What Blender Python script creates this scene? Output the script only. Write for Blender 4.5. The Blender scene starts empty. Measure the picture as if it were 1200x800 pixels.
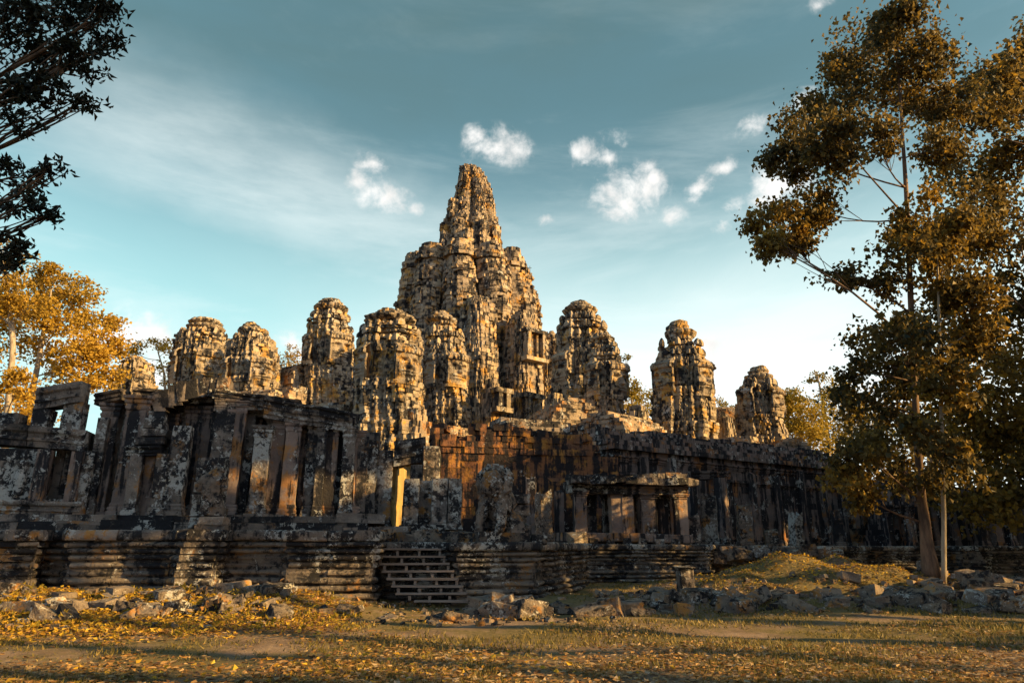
import bpy, bmesh, math, random
import numpy as np
from mathutils import Vector, noise as mn

R = math.radians
SC = bpy.context.scene
COL = SC.collection
RS = np.random.RandomState(7)
random.seed(7)

# ------------------------------------------------------------------ camera
EYE = 1.6
TILT = math.atan(240 / 800)
cam_d = bpy.data.cameras.new('camera')
cam = bpy.data.objects.new('camera', cam_d)
COL.objects.link(cam)
cam_d.sensor_width = 36
cam_d.lens = 24
cam_d.clip_start = 0.1
cam_d.clip_end = 4000
cam.location = (0, 0, EYE)
cam.rotation_euler = (R(90) + TILT, 0, 0)
SC.camera = cam
cT, sT = math.cos(TILT), math.sin(TILT)


def P(px, py, Y):
    """world point seen at photo pixel (px,py) at forward distance Y"""
    a, b = (px - 600) / 800, (400 - py) / 800
    dy = cT - b * sT
    dz = sT + b * cT
    t = Y / dy
    return np.array([a * t, Y, EYE + dz * t])


def Zat(py, Y):
    return P(600, py, Y)[2]


def Yfor(py, z):
    b = (400 - py) / 800
    return (z - EYE) * (cT - b * sT) / (sT + b * cT)


def dirpx(px, py):
    v = P(px, py, 10) - np.array([0, 0, EYE])
    return v / np.linalg.norm(v)


# ------------------------------------------------------------------ light
SUN_EL, SUN_AZ = R(19), (0.951, -0.309)      # horizontal direction TOWARDS the sun
SV = np.array([SUN_AZ[0] * math.cos(SUN_EL), SUN_AZ[1] * math.cos(SUN_EL), math.sin(SUN_EL)])
SV /= np.linalg.norm(SV)
sun_d = bpy.data.lights.new('sun', 'SUN')
sun_d.energy = 5.0
sun_d.angle = R(0.5)
sun_d.color = (1.0, 0.66, 0.245)
sun = bpy.data.objects.new('sun', sun_d)
COL.objects.link(sun)
sun.rotation_euler = Vector(SV).to_track_quat('Z', 'Y').to_euler()
sun.location = (60, -30, 60)

SC.view_settings.view_transform = 'Standard'
SC.view_settings.look = 'None'
SC.view_settings.exposure = 1.0
SC.view_settings.gamma = 1
SC.view_settings.use_curve_mapping = False
SC.render.engine = 'CYCLES'
SC.cycles.max_bounces = 5
SC.cycles.diffuse_bounces = 3
SC.cycles.transmission_bounces = 3
SC.cycles.use_denoising = True

world = bpy.data.worlds.new('World')
SC.world = world
world.use_nodes = True


class NT:
    def __init__(s, tree):
        s.t = tree
        s.n = tree.nodes
        s.l = tree.links

    def new(s, typ, **kw):
        n = s.n.new(typ)
        for k, v in kw.items():
            setattr(n, k, v)
        return n

    def put(s, sock, v):
        if isinstance(v, bpy.types.NodeSocket):
            s.l.new(v, sock)
        elif v is not None:
            sock.default_value = v

    def math(s, op, a, b=None, clamp=False):
        n = s.new('ShaderNodeMath', operation=op, use_clamp=clamp)
        s.put(n.inputs[0], a)
        if b is not None:
            s.put(n.inputs[1], b)
        return n.outputs[0]

    def vmath(s, op, a, b=None, out=0):
        n = s.new('ShaderNodeVectorMath', operation=op)
        s.put(n.inputs[0], a)
        if b is not None:
            s.put(n.inputs[1], b)
        return n.outputs[out]

    def noise(s, vec, scale, detail=6, rough=0.6, dist=0):
        n = s.new('ShaderNodeTexNoise')
        s.put(n.inputs['Vector'], vec)
        n.inputs['Scale'].default_value = scale
        n.inputs['Detail'].default_value = detail
        n.inputs['Roughness'].default_value = rough
        n.inputs['Distortion'].default_value = dist
        return n.outputs['Fac']

    def ramp(s, v, a, b, lo=0.0, hi=1.0, smooth=True):
        n = s.new('ShaderNodeMapRange')
        n.clamp = True
        if smooth:
            n.interpolation_type = 'SMOOTHSTEP'
        s.put(n.inputs[0], v)
        for i, x in enumerate((a, b, lo, hi)):
            s.put(n.inputs[1 + i], x)
        return n.outputs[0]

    def mix(s, f, a, b, blend='MIX'):
        n = s.new('ShaderNodeMix', data_type='RGBA', blend_type=blend)
        s.put(n.inputs[0], f)
        s.put(n.inputs[6], a)
        s.put(n.inputs[7], b)
        return n.outputs[2]

    def scl(s, vec, xyz):
        return s.vmath('MULTIPLY', vec, xyz)


def c4(c):
    return (c[0], c[1], c[2], 1)


def build_world():
    T = NT(world.node_tree)
    T.n.clear()
    out = T.new('ShaderNodeOutputWorld')
    bg = T.new('ShaderNodeBackground')
    bg.inputs['Strength'].default_value = 0.10
    T.l.new(bg.outputs[0], out.inputs[0])
    sky = T.new('ShaderNodeTexSky', sky_type='NISHITA')
    sky.sun_disc = False
    sky.sun_elevation = SUN_EL
    # Blender: sun_rotation measured from +Y, clockwise seen from above
    sky.sun_rotation = math.atan2(SUN_AZ[0], SUN_AZ[1])
    sky.dust_density = 1.0
    sky.ozone_density = 1.5
    tc = T.new('ShaderNodeTexCoord')
    d = tc.outputs['Generated']
    sep = T.new('ShaderNodeSeparateXYZ')
    T.put(sep.inputs[0], d)
    z = sep.outputs[2]
    hsv = T.new('ShaderNodeHueSaturation')
    hsv.inputs['Hue'].default_value = 0.445
    hsv.inputs['Saturation'].default_value = 0.95
    T.put(hsv.inputs['Color'], sky.outputs[0])
    vdim = T.new('ShaderNodeVectorMath', operation='SCALE')
    T.put(vdim.inputs[0], hsv.outputs[0])
    vdim.inputs['Scale'].default_value = .80
    fwd = T.ramp(sep.outputs[1], -.15, .35, 0, 1)
    skyc = T.mix(fwd, sky.outputs[0], vdim.outputs[0])
    # the thin high cloud that greys the top and whitens the lower sky
    veil_n = T.noise(T.scl(d, (1.6, 1.6, 5.0)), 1.3, 7, 0.55, 0.6)
    low = T.ramp(z, 0.60, 0.16, 0, 1)
    right = T.ramp(sep.outputs[0], -.45, .10, .30, 1.1)
    v = T.math('MULTIPLY', T.ramp(veil_n, 0.30, 0.75), 0.45)
    v = T.math('ADD', v, T.math('MULTIPLY', low, 0.9), True)
    v = T.math('MULTIPLY', T.math('MULTIPLY', v, low), T.math('MULTIPLY', right, fwd))
    # a diagonal streak of cirrus on the left
    a, b = dirpx(110, 140), dirpx(600, 330)
    mid = (a + b) / 2
    ax = b - a
    Lx = np.linalg.norm(ax)
    ax /= Lx
    nr = np.cross(ax, mid / np.linalg.norm(mid))
    rel = T.vmath('SUBTRACT', d, tuple(mid))
    along = T.vmath('DOT_PRODUCT', rel, tuple(ax), 1)
    across = T.vmath('DOT_PRODUCT', rel, tuple(nr), 1)
    wob = T.math('MULTIPLY', T.math('SUBTRACT', T.noise(d, 4.0, 5, .6), 0.5), 0.10)
    across = T.math('ADD', across, wob)
    m = T.math('MULTIPLY', T.ramp(T.math('ABSOLUTE', across), 0.0, 0.15, 1, 0),
               T.ramp(T.math('ABSOLUTE', along), Lx * .35, Lx * .85, 1, 0))
    fib = T.ramp(T.noise(T.scl(d, (2, 2, 8)), 2.5, 7, .6), .25, .75, .45, 1)
    cir = T.math('MULTIPLY', T.math('MULTIPLY', m, fib), 0.56)
    veil = T.math('MAXIMUM', v, cir)
    grey = T.math('MULTIPLY', T.ramp(z, 0.36, 0.70, 0, 0.75), T.ramp(T.noise(T.scl(d, (1.2, 1.2, 4)), 2.2, 6, .55, .4), .3, .7, .55, 1.1), True)
    thin = T.math('MULTIPLY', T.ramp(T.noise(T.vmath('ADD', T.scl(d, (1.5, 1.5, 6)), (3, 1, 2)), 1.9, 7, .6, .5), .48, .74), T.ramp(z, .72, .4, .05, .26))
    skyc = T.mix(grey, skyc, (.64, 1.13, 1.20, 1))
    skyc = T.mix(T.math('MULTIPLY', T.ramp(z, .52, .16, 0, .85), fwd), skyc, (2.5, 5.1, 5.05, 1))
    veil = T.math('ADD', veil, T.math('MULTIPLY', thin, T.math('SUBTRACT', 1.0, veil)), True)
    skyc = T.mix(veil, skyc, (5.2, 5.7, 5.6, 1))
    # cumulus puffs: (px, py, radius px)
    puffs = [(568, 166, 15), (583, 174, 24), (602, 181, 17),
             (418, 215, 16), (440, 225, 22), (458, 233, 20), (487, 242, 9), (435, 191, 14),
             (715, 228, 22), (738, 215, 30), (757, 222, 25), (728, 238, 22), (768, 210, 14), (788, 252, 16),
             (680, 183, 18), (703, 187, 15), (718, 162, 13),
             (873, 152, 16), (853, 192, 12), (826, 218, 18), (855, 237, 14), (845, 264, 11),
             (893, 213, 20), (918, 218, 24), (910, 232, 18), (938, 120, 14), (962, 4, 12),
             (640, 258, 10), (845, 425, 34), (838, 452, 30), (830, 405, 16),
             (150, 400, 40), (190, 410, 40), (110, 395, 30), (345, 410, 24), (230, 430, 40), (170, 440, 45), (75, 420, 45),
             (1000, 470, 40), (720, 470, 25)]
    wn = T.new('ShaderNodeTexNoise')
    T.put(wn.inputs['Vector'], d)
    wn.inputs['Scale'].default_value = 11
    wn.inputs['Detail'].default_value = 5
    wv = T.vmath('MULTIPLY', T.vmath('SUBTRACT', wn.outputs['Color'], (.5, .5, .5)), (.06, .06, .035))
    dw = T.vmath('ADD', d, wv)
    dens = None
    for px, py, r in puffs:
        c = dirpx(px, py)
        rr = r / 800 * (np.dot(c, np.array([0, cT, sT]))) * 1.85
        dv = T.vmath('SUBTRACT', dw, tuple(c))
        ln = T.vmath('LENGTH', T.scl(dv, (1, 1, 1.6)), None, 1)
        f = T.math('SUBTRACT', 1.0, T.math('DIVIDE', ln, rr))
        dens = f if dens is None else T.math('MAXIMUM', dens, f)
    nz = T.noise(d, 22.0, 9, 0.62, 0.2)
    dens = T.math('MAXIMUM', dens, 0.0)
    dens = T.math('ADD', T.math('MULTIPLY', dens, 0.8), T.math('MULTIPLY', T.math('MULTIPLY', T.math('SUBTRACT', nz, 0.55), 2.4), T.ramp(dens, 0, .3)))
    cl = T.math('MULTIPLY', T.ramp(dens, 0.0, 0.85), T.ramp(z, 0.0, 0.04, 0, 0.92))
    shade = T.ramp(T.noise(T.vmath('ADD', d, (.01, .004, -.02)), 26.0, 5, .5), .3, .7, 0.82, 1.05)
    ccol = T.mix(1.0, (9.6, 8.7, 8.1, 1), T.new('ShaderNodeCombineColor').outputs[0], 'MIX')
    cc = T.new('ShaderNodeCombineColor')
    for i, k in enumerate((5.9, 5.75, 5.55)):
        T.put(cc.inputs[i], T.math('MULTIPLY', shade, k))
    skyc = T.mix(cl, skyc, cc.outputs[0])
    T.put(bg.inputs['Color'], skyc)


build_world()


# ------------------------------------------------------------------ materials
from statistics import NormalDist


def cov(c, sd=.095):
    return .5 + sd * NormalDist().inv_cdf(1 - min(.97, max(.004, c)))


def stone(name, a, b, black=.5, white=.3, orange=.3, streak=.3, bump=.03, bscale=9, fine=1.0, ora=(.36, .17, .05), tv=(.55, 1.4)):
    """weathered sandstone: two greys, ochre, black crust, pale lichen.  amounts 0..1 shift the thresholds"""
    m = bpy.data.materials.new(name)
    m.use_nodes = True
    T = NT(m.node_tree)
    bs = T.n['Principled BSDF']
    bs.inputs['Roughness'].default_value = .92
    bs.inputs['Specular IOR Level'].default_value = .15
    pos = T.new('ShaderNodeNewGeometry').outputs['Position']
    at = T.new('ShaderNodeAttribute', attribute_name='tint').outputs['Fac']
    col = T.mix(T.ramp(T.noise(pos, 1.1 * fine, 8, .65), .35, .65), c4(a), c4(b))
    col = T.mix(T.ramp(T.noise(pos, .8 * fine, 8, .72), cov(orange) - .02, cov(orange * .35), 0, .95), col, c4(ora))
    tinted = T.new('ShaderNodeVectorMath', operation='SCALE')
    T.put(tinted.inputs[0], col)
    T.put(tinted.inputs['Scale'], T.ramp(at, 0, 1, tv[0], tv[1], False))
    col = tinted.outputs[0]
    st = T.noise(T.scl(pos, (1.5, 1.5, .16)), 1.6, 7, .65)
    bl = T.math('ADD', T.math('MULTIPLY', T.noise(pos, .75 * fine, 9, .74, .3), .62), T.math('MULTIPLY', T.noise(pos, 3.1 * fine, 6, .7), .44))
    bl = T.math('SUBTRACT', bl, .03)
    bl = T.math('ADD', T.math('MULTIPLY', bl, 1 - streak), T.math('MULTIPLY', st, streak))
    bl = T.math('ADD', bl, T.math('MULTIPLY', T.math('SUBTRACT', at, .5), -.10))
    col = T.mix(T.ramp(bl, cov(black) - .015, cov(black) + .045, 0, .95), col, (.022, .022, .026, 1))
    w = T.noise(pos, 4.2 * fine, 11, .76, .2)
    w2 = T.noise(pos, .9, 4, .6)
    w = T.math('ADD', w, T.math('MULTIPLY', T.math('SUBTRACT', w2, .5), .7))
    col = T.mix(T.ramp(w, cov(white), cov(white) + .03, 0, .92), col, (.50, .47, .43, 1))
    T.put(bs.inputs['Base Color'], col)
    bp = T.new('ShaderNodeBump')
    bp.inputs['Strength'].default_value = .8
    bp.inputs['Distance'].default_value = bump
    h = T.math('ADD', T.noise(pos, bscale, 8, .7), T.math('MULTIPLY', T.noise(pos, bscale * .25, 4, .6), 1.5))
    T.put(bp.inputs['Height'], h)
    T.put(bs.inputs['Normal'], bp.outputs[0])
    return m


def leafmat(name, cols, trans=.35):
    m = bpy.data.materials.new(name)
    m.use_nodes = True
    T = NT(m.node_tree)
    T.n.clear()
    out = T.new('ShaderNodeOutputMaterial')
    at = T.new('ShaderNodeAttribute', attribute_name='tint').outputs['Fac']
    cr = T.new('ShaderNodeValToRGB')
    el = cr.color_ramp.elements
    while len(el) < len(cols):
        el.new(.5)
    for i, c in enumerate(cols):
        el[i].position = i / (len(cols) - 1)
        el[i].color = c4(c)
    T.put(cr.inputs[0], at)
    di = T.new('ShaderNodeBsdfPrincipled')
    di.inputs['Roughness'].default_value = .55
    di.inputs['Specular IOR Level'].default_value = .3
    tr = T.new('ShaderNodeBsdfTranslucent')
    T.put(di.inputs['Base Color'], cr.outputs[0])
    T.put(tr.inputs['Color'], cr.outputs[0])
    mx = T.new('ShaderNodeMixShader')
    mx.inputs[0].default_value = trans
    T.l.new(di.outputs[0], mx.inputs[1])
    T.l.new(tr.outputs[0], mx.inputs[2])
    T.l.new(mx.outputs[0], out.inputs[0])
    return m


def barkmat(name, a, b, scale=6, spots=.2):
    m = bpy.data.materials.new(name)
    m.use_nodes = True
    T = NT(m.node_tree)
    bs = T.n['Principled BSDF']
    bs.inputs['Roughness'].default_value = .9
    pos = T.new('ShaderNodeNewGeometry').outputs['Position']
    n = T.noise(T.scl(pos, (1, 1, .22)), scale, 8, .65)
    col = T.mix(T.ramp(n, .35, .65), c4(a), c4(b))
    col = T.mix(T.ramp(T.noise(pos, 3.2, 7, .65), .56, .7, 0, spots), col, (.32, .29, .25, 1))
    T.put(bs.inputs['Base Color'], col)
    bp = T.new('ShaderNodeBump')
    bp.inputs['Distance'].default_value = .03
    T.put(bp.inputs['Height'], n)
    T.put(bs.inputs['Normal'], bp.outputs[0])
    return m


def woodmat(name, a, b):
    m = bpy.data.materials.new(name)
    m.use_nodes = True
    T = NT(m.node_tree)
    bs = T.n['Principled BSDF']
    bs.inputs['Roughness'].default_value = .8
    pos = T.new('ShaderNodeNewGeometry').outputs['Position']
    n = T.noise(T.scl(pos, (.5, 9, 9)), 3, 6, .6)
    T.put(bs.inputs['Base Color'], T.mix(T.ramp(n, .3, .7), c4(a), c4(b)))
    return m


def groundmat():
    m = bpy.data.materials.new('earth')
    m.use_nodes = True
    T = NT(m.node_tree)
    bs = T.n['Principled BSDF']
    bs.inputs['Roughness'].default_value = .95
    bs.inputs['Specular IOR Level'].default_value = .1
    pos = T.new('ShaderNodeNewGeometry').outputs['Position']
    soil = T.mix(T.ramp(T.noise(pos, 1.3, 8, .65), .3, .7), (.19, .125, .085, 1), (.34, .235, .165, 1))
    gr = T.mix(T.ramp(T.noise(pos, 9, 6, .7), .3, .7), (.13, .105, .045, 1), (.25, .18, .085, 1))
    f = T.math('ADD', T.noise(pos, .33, 6, .6, .5), T.math('MULTIPLY', T.noise(pos, 4, 5, .7), .35))
    col = T.mix(T.ramp(f, .58, .74), soil, gr)
    pb = T.noise(pos, 14, 4, .7)
    col = T.mix(T.ramp(pb, .68, .72, 0, .7), col, (.34, .27, .2, 1))
    T.put(bs.inputs['Base Color'], col)
    bp = T.new('ShaderNodeBump')
    bp.inputs['Distance'].default_value = .04
    T.put(bp.inputs['Height'], T.noise(pos, 7, 9, .75))
    T.put(bs.inputs['Normal'], bp.outputs[0])
    return m


M = dict(
    tower=stone('tower_stone', (.39, .30, .20), (.255, .205, .16), .48, .10, .34, .40, .12, 3.0, .9, (.46, .25, .06)),
    central=stone('central_tower_stone', (.38, .285, .19), (.24, .19, .15), .49, .06, .36, .45, .16, 2.4, .7, (.46, .24, .06)),
    ruin=stone('ruin_stone', (.40, .30, .20), (.26, .195, .145), .46, .16, .42, .15, .12, 3.5, 1.0, (.42, .19, .06)),
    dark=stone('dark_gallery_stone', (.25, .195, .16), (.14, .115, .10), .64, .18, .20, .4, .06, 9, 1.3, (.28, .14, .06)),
    lichen=stone('lichen_pillar_stone', (.28, .22, .18), (.155, .13, .115), .60, .33, .20, .35, .06, 10, 1.6),
    smooth=stone('plain_pillar_stone', (.33, .235, .19), (.21, .155, .135), .48, .08, .30, .7, .035, 11, 1.3, (.40, .19, .07)),
    base=stone('moulded_base_stone', (.26, .205, .16), (.145, .12, .105), .55, .15, .22, .1, .06, 9, 1.5, (.34, .17, .06)),
    wall=stone('streaked_wall_stone', (.27, .19, .16), (.17, .135, .12), .60, .12, .30, .85, .05, 6, 1.0, (.36, .16, .06), (.8, 1.2)),
    laterite=stone('laterite_wall_stone', (.32, .135, .06), (.17, .09, .06), .60, .03, .45, .6, .07, 7, 1.2, (.44, .20, .05), (.8, 1.2)),
    rock=stone('fallen_rock_stone', (.26, .20, .15), (.15, .12, .105), .48, .16, .30, .05, .05, 12, 2.2),
    statue=stone('statue_stone', (.27, .205, .16), (.14, .115, .10), .50, .20, .3, .2, .06, 12, 2.4),
    ochre=stone('sunlit_jamb_stone', (.52, .37, .15), (.36, .24, .10), .24, .04, .3, .5, .06, 9, 1.0, (.50, .30, .08)),  # lighter sandstone for the doorway, sunlight put into its colour
    bark=barkmat('tree_bark', (.08, .05, .036), (.24, .145, .09), 5, .12),
    palebark=barkmat('pale_bark', (.22, .17, .12), (.42, .34, .25), 6, .5),
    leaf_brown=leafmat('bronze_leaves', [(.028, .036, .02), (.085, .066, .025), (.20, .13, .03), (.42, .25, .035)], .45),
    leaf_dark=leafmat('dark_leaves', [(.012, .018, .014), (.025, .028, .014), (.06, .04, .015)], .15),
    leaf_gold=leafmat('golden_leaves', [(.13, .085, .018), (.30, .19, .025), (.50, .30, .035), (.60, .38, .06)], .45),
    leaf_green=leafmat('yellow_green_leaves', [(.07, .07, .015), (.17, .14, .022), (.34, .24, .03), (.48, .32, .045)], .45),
    leaf_forest=leafmat('forest_leaves', [(.03, .04, .012), (.06, .06, .02)], .1),
    sunlit_litter=leafmat('sunlit_yellow_leaf', [(.30, .15, .03), (.58, .34, .035), (.74, .50, .06), (.6, .32, .04)], .35),  # yellow leaves, made brighter in colour to stand for sunlight
    litter=leafmat('fallen_leaf', [(.12, .065, .035), (.28, .14, .05), (.40, .22, .07), (.46, .32, .18), (.52, .40, .30)], .2),
    grass=leafmat('grass_blade', [(.09, .085, .025), (.20, .155, .045), (.38, .26, .08)], .3),
    wood=woodmat('weathered_wood', (.2, .145, .115), (.36, .27, .22)),
    earth=groundmat(),
    metal=stone('rail_metal', (.1, .1, .1), (.08, .08, .08), 0, 0, 0),
)


# ------------------------------------------------------------------ mesh building
class MB:
    def __init__(s):
        s.v, s.f, s.t = [], [], []

    def add(s, verts, faces, tint=.5):
        o = len(s.v)
        s.v.extend([tuple(map(float, p)) for p in verts])
        if isinstance(tint, (int, float)):
            tint = [tint] * len(faces)
        for f, t in zip(faces, tint):
            s.f.append(tuple(i + o for i in f))
            s.t.append(t)

    def hexa(s, p, tint=.5):
        """p: 4 bottom (ccw) then 4 top"""
        s.add(p, ((3, 2, 1, 0), (4, 5, 6, 7), (0, 1, 5, 4), (1, 2, 6, 5), (2, 3, 7, 6), (3, 0, 4, 7)), tint)

    def block(s, c, size, rz=0, tilt=0, j=0.0, tint=None, tiltx=0):
        sx, sy, sz = size[0] / 2, size[1] / 2, size[2] / 2
        ca, sa = math.cos(rz), math.sin(rz)
        ct, st = math.cos(tilt), math.sin(tilt)
        cx_, sx_ = math.cos(tiltx), math.sin(tiltx)
        pts = []
        for z in (-sz, sz):
            for x, y in ((-sx, -sy), (sx, -sy), (sx, sy), (-sx, sy)):
                x2, y2, z2 = x + random.uniform(-j, j), y + random.uniform(-j, j), z + random.uniform(-j, j)
                y2, z2 = y2 * cx_ - z2 * sx_, y2 * sx_ + z2 * cx_
                x2, z2 = x2 * ct + z2 * st, -x2 * st + z2 * ct
                pts.append((c[0] + x2 * ca - y2 * sa, c[1] + x2 * sa + y2 * ca, c[2] + z2))
        s.hexa(pts, random.random() if tint is None else tint)

    def loft(s, rings, cap=True, tint=.5):
        n = len(rings[0])
        vs = [p for r in rings for p in r]
        fs = []
        for i in range(len(rings) - 1):
            for k in range(n):
                k2 = (k + 1) % n
                fs.append((i * n + k, i * n + k2, (i + 1) * n + k2, (i + 1) * n + k))
        if cap:
            fs.append(tuple(range(n - 1, -1, -1)))
            fs.append(tuple((len(rings) - 1) * n + k for k in range(n)))
        s.add(vs, fs, tint)

    def tube(s, pts, rad, n=7, tint=.5):
        pts = [Vector(p) for p in pts]
        rings = []
        up = Vector((0.3, 1, 0.1)).normalized()
        for i, p in enumerate(pts):
            d = (pts[min(i + 1, len(pts) - 1)] - pts[max(i - 1, 0)]).normalized()
            a = d.cross(up)
            if a.length < 1e-3:
                a = d.cross(Vector((1, 0, 0)))
            a.normalize()
            b = d.cross(a).normalized()
            r = rad[i]
            rings.append([tuple(p + (a * math.cos(2 * math.pi * k / n) + b * math.sin(2 * math.pi * k / n)) * r) for k in range(n)])
        s.loft(rings, True, tint)

    def roughen(s, amp, scale):
        for i, p in enumerate(s.v):
            q = Vector(p) * scale
            d = mn.noise_vector(q)
            s.v[i] = (p[0] + d[0] * amp, p[1] + d[1] * amp, p[2] + d[2] * amp)

    def build(s, name, mat, parent=None, smooth=False):
        me = bpy.data.meshes.new(name)
        off = np.zeros(3)
        V = np.array(s.v)
        o = bpy.data.objects.new(name, me)
        if parent is None:
            off = np.array([(V[:, 0].min() + V[:, 0].max()) / 2, (V[:, 1].min() + V[:, 1].max()) / 2, V[:, 2].min()])
            o.location = off
        else:
            q = parent
            while q:
                off = off + np.array(q.location)
                q = q.parent
            o.parent = parent
        me.from_pydata((V - off).tolist(), [], s.f)
        a = me.attributes.new('tint', 'FLOAT', 'FACE')
        a.data.foreach_set('value', np.clip(np.array(s.t, dtype=np.float32), 0, 1))
        if smooth:
            me.polygons.foreach_set('use_smooth', [True] * len(me.polygons))
        me.materials.append(mat)
        me.update()
        COL.objects.link(o)
        return o


def tag(o, label=None, cat=None, group=None, kind=None):
    if label:
        o['label'] = label
    if cat:
        o['category'] = cat
    if group:
        o['group'] = group
    if kind:
        o['kind'] = kind
    return o


def thing(name, loc, label, cat, group=None):
    o = bpy.data.objects.new(name, None)
    o.empty_display_size = .3
    COL.objects.link(o)
    o.location = tuple(float(x) for x in loc)
    return tag(o, label, cat, group)


# ------------------------------------------------------------------ masonry
def masonry(mb, ringfn, zs, bl=.7, out=.05, depth=.6, vj=.025, big=.06, bigo=.16, keep=None, core=.95, coretop=None, drop=.0, erode=0):
    rings = []
    for z0, z1 in zip(zs[:-1], zs[1:]):
        poly = ringfn((z0 + z1) / 2)
        cx = sum(p[0] for p in poly) / len(poly)
        cy = sum(p[1] for p in poly) / len(poly)
        n_ = len(poly)
        for i in range(n_):
            a, b = poly[i], poly[(i + 1) % n_]
            dx, dy = b[0] - a[0], b[1] - a[1]
            L = math.hypot(dx, dy)
            if L < 1e-4:
                continue
            dx, dy = dx / L, dy / L
            nx, ny = dy, -dx
            n = max(1, int(L / bl + random.uniform(.2, .8)))
            cuts = [0] + [(k + random.uniform(-.22, .22)) / n for k in range(1, n)] + [1]
            for k in range(n):
                t0, t1 = cuts[k] * L, cuts[k + 1] * L
                mx, my = a[0] + dx * (t0 + t1) / 2, a[1] + dy * (t0 + t1) / 2
                if keep and not keep(mx, my, (z0 + z1) / 2):
                    continue
                if drop and random.random() < drop:
                    continue
                o = random.gauss(0, out)
                if random.random() < big:
                    o += random.choice((-1, 1)) * bigo * random.random()
                if erode:
                    o += erode * (mn.noise(Vector((mx * .6, my * .6, z0 * .28))) - .22) + erode * .7 * (mn.noise(Vector((mx * 1.5, my * 1.5, z0 * .12))) - .1)
                g = .006
                j = lambda: random.uniform(-vj, vj)
                dp = min(depth, max(.15, L * .9 + .2)) if n_ > 4 else depth
                q = []
                for z in (z0 + g, z1 - g):
                    q += [(a[0] + dx * (t0 + g) + nx * (o + j()) + dx * j(), a[1] + dy * (t0 + g) + ny * (o + j()) + dy * j(), z + j() * .6),
                          (a[0] + dx * (t1 - g) + nx * (o + j()) + dx * j(), a[1] + dy * (t1 - g) + ny * (o + j()) + dy * j(), z + j() * .6),
                          (a[0] + dx * t1 - nx * dp, a[1] + dy * t1 - ny * dp, z),
                          (a[0] + dx * t0 - nx * dp, a[1] + dy * t0 - ny * dp, z)]
                mb.hexa(q, min(1, max(0, random.gauss(.5, .22))))
        if coretop is None or z1 <= coretop:
            for z in (z0, z1 - .002):
                rings.append([(cx + (p[0] - cx) * core, cy + (p[1] - cy) * core, z) for p in poly])
    if core and rings:
        mb.loft(rings, True, .5)


REDENT = [(1, .36), (.80, .36), (.80, .55), (.66, .55), (.66, .66), (.55, .66), (.55, .80), (.36, .80), (.36, 1)]
SQUARE = [(1, .62), (.90, .62), (.90, .80), (.80, .80), (.80, .90), (.62, .90), (.62, 1)]


def cross_plan(q):
    pts = []
    for k in range(4):
        a = k * math.pi / 2
        c, s = round(math.cos(a)), round(math.sin(a))
        pts += [(x * c - y * s, x * s + y * c) for x, y in q]
    return pts


def rot_norm(pts, a):
    c, s = math.cos(a), math.sin(a)
    r = [(x * c - y * s, x * s + y * c) for x, y in pts]
    m = max(abs(x) for x, y in r)
    return [(x / m, y / m) for x, y in r]


def circle_plan(n, lobes=0, amp=0, ph=0, pw=.6):
    r = []
    for k in range(n):
        a = 2 * math.pi * k / n
        q = 1.0
        if lobes:
            q = 1 - amp + amp * abs(math.cos(lobes * (a - ph) / 2)) ** pw
        r.append((q * math.cos(a), q * math.sin(a)))
    m = max(abs(x) for x, y in r)
    return [(x / m, y / m) for x, y in r]


def interp(tab, z):
    if z <= tab[0][0]:
        return tab[0][1:]
    for a, b in zip(tab[:-1], tab[1:]):
        if z <= b[0]:
            t = (z - a[0]) / (b[0] - a[0])
            return tuple(a[i] + (b[i] - a[i]) * t for i in range(1, len(a)))
    return tab[-1][1:]


def sil_table(sil, Y):
    tab = []
    for py, l, r in sil:
        pl, pr = P(l, py, Y), P(r, py, Y)
        tab.append((pl[2], (pl[0] + pr[0]) / 2, (pr[0] - pl[0]) / 2))
    return sorted(tab)


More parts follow.
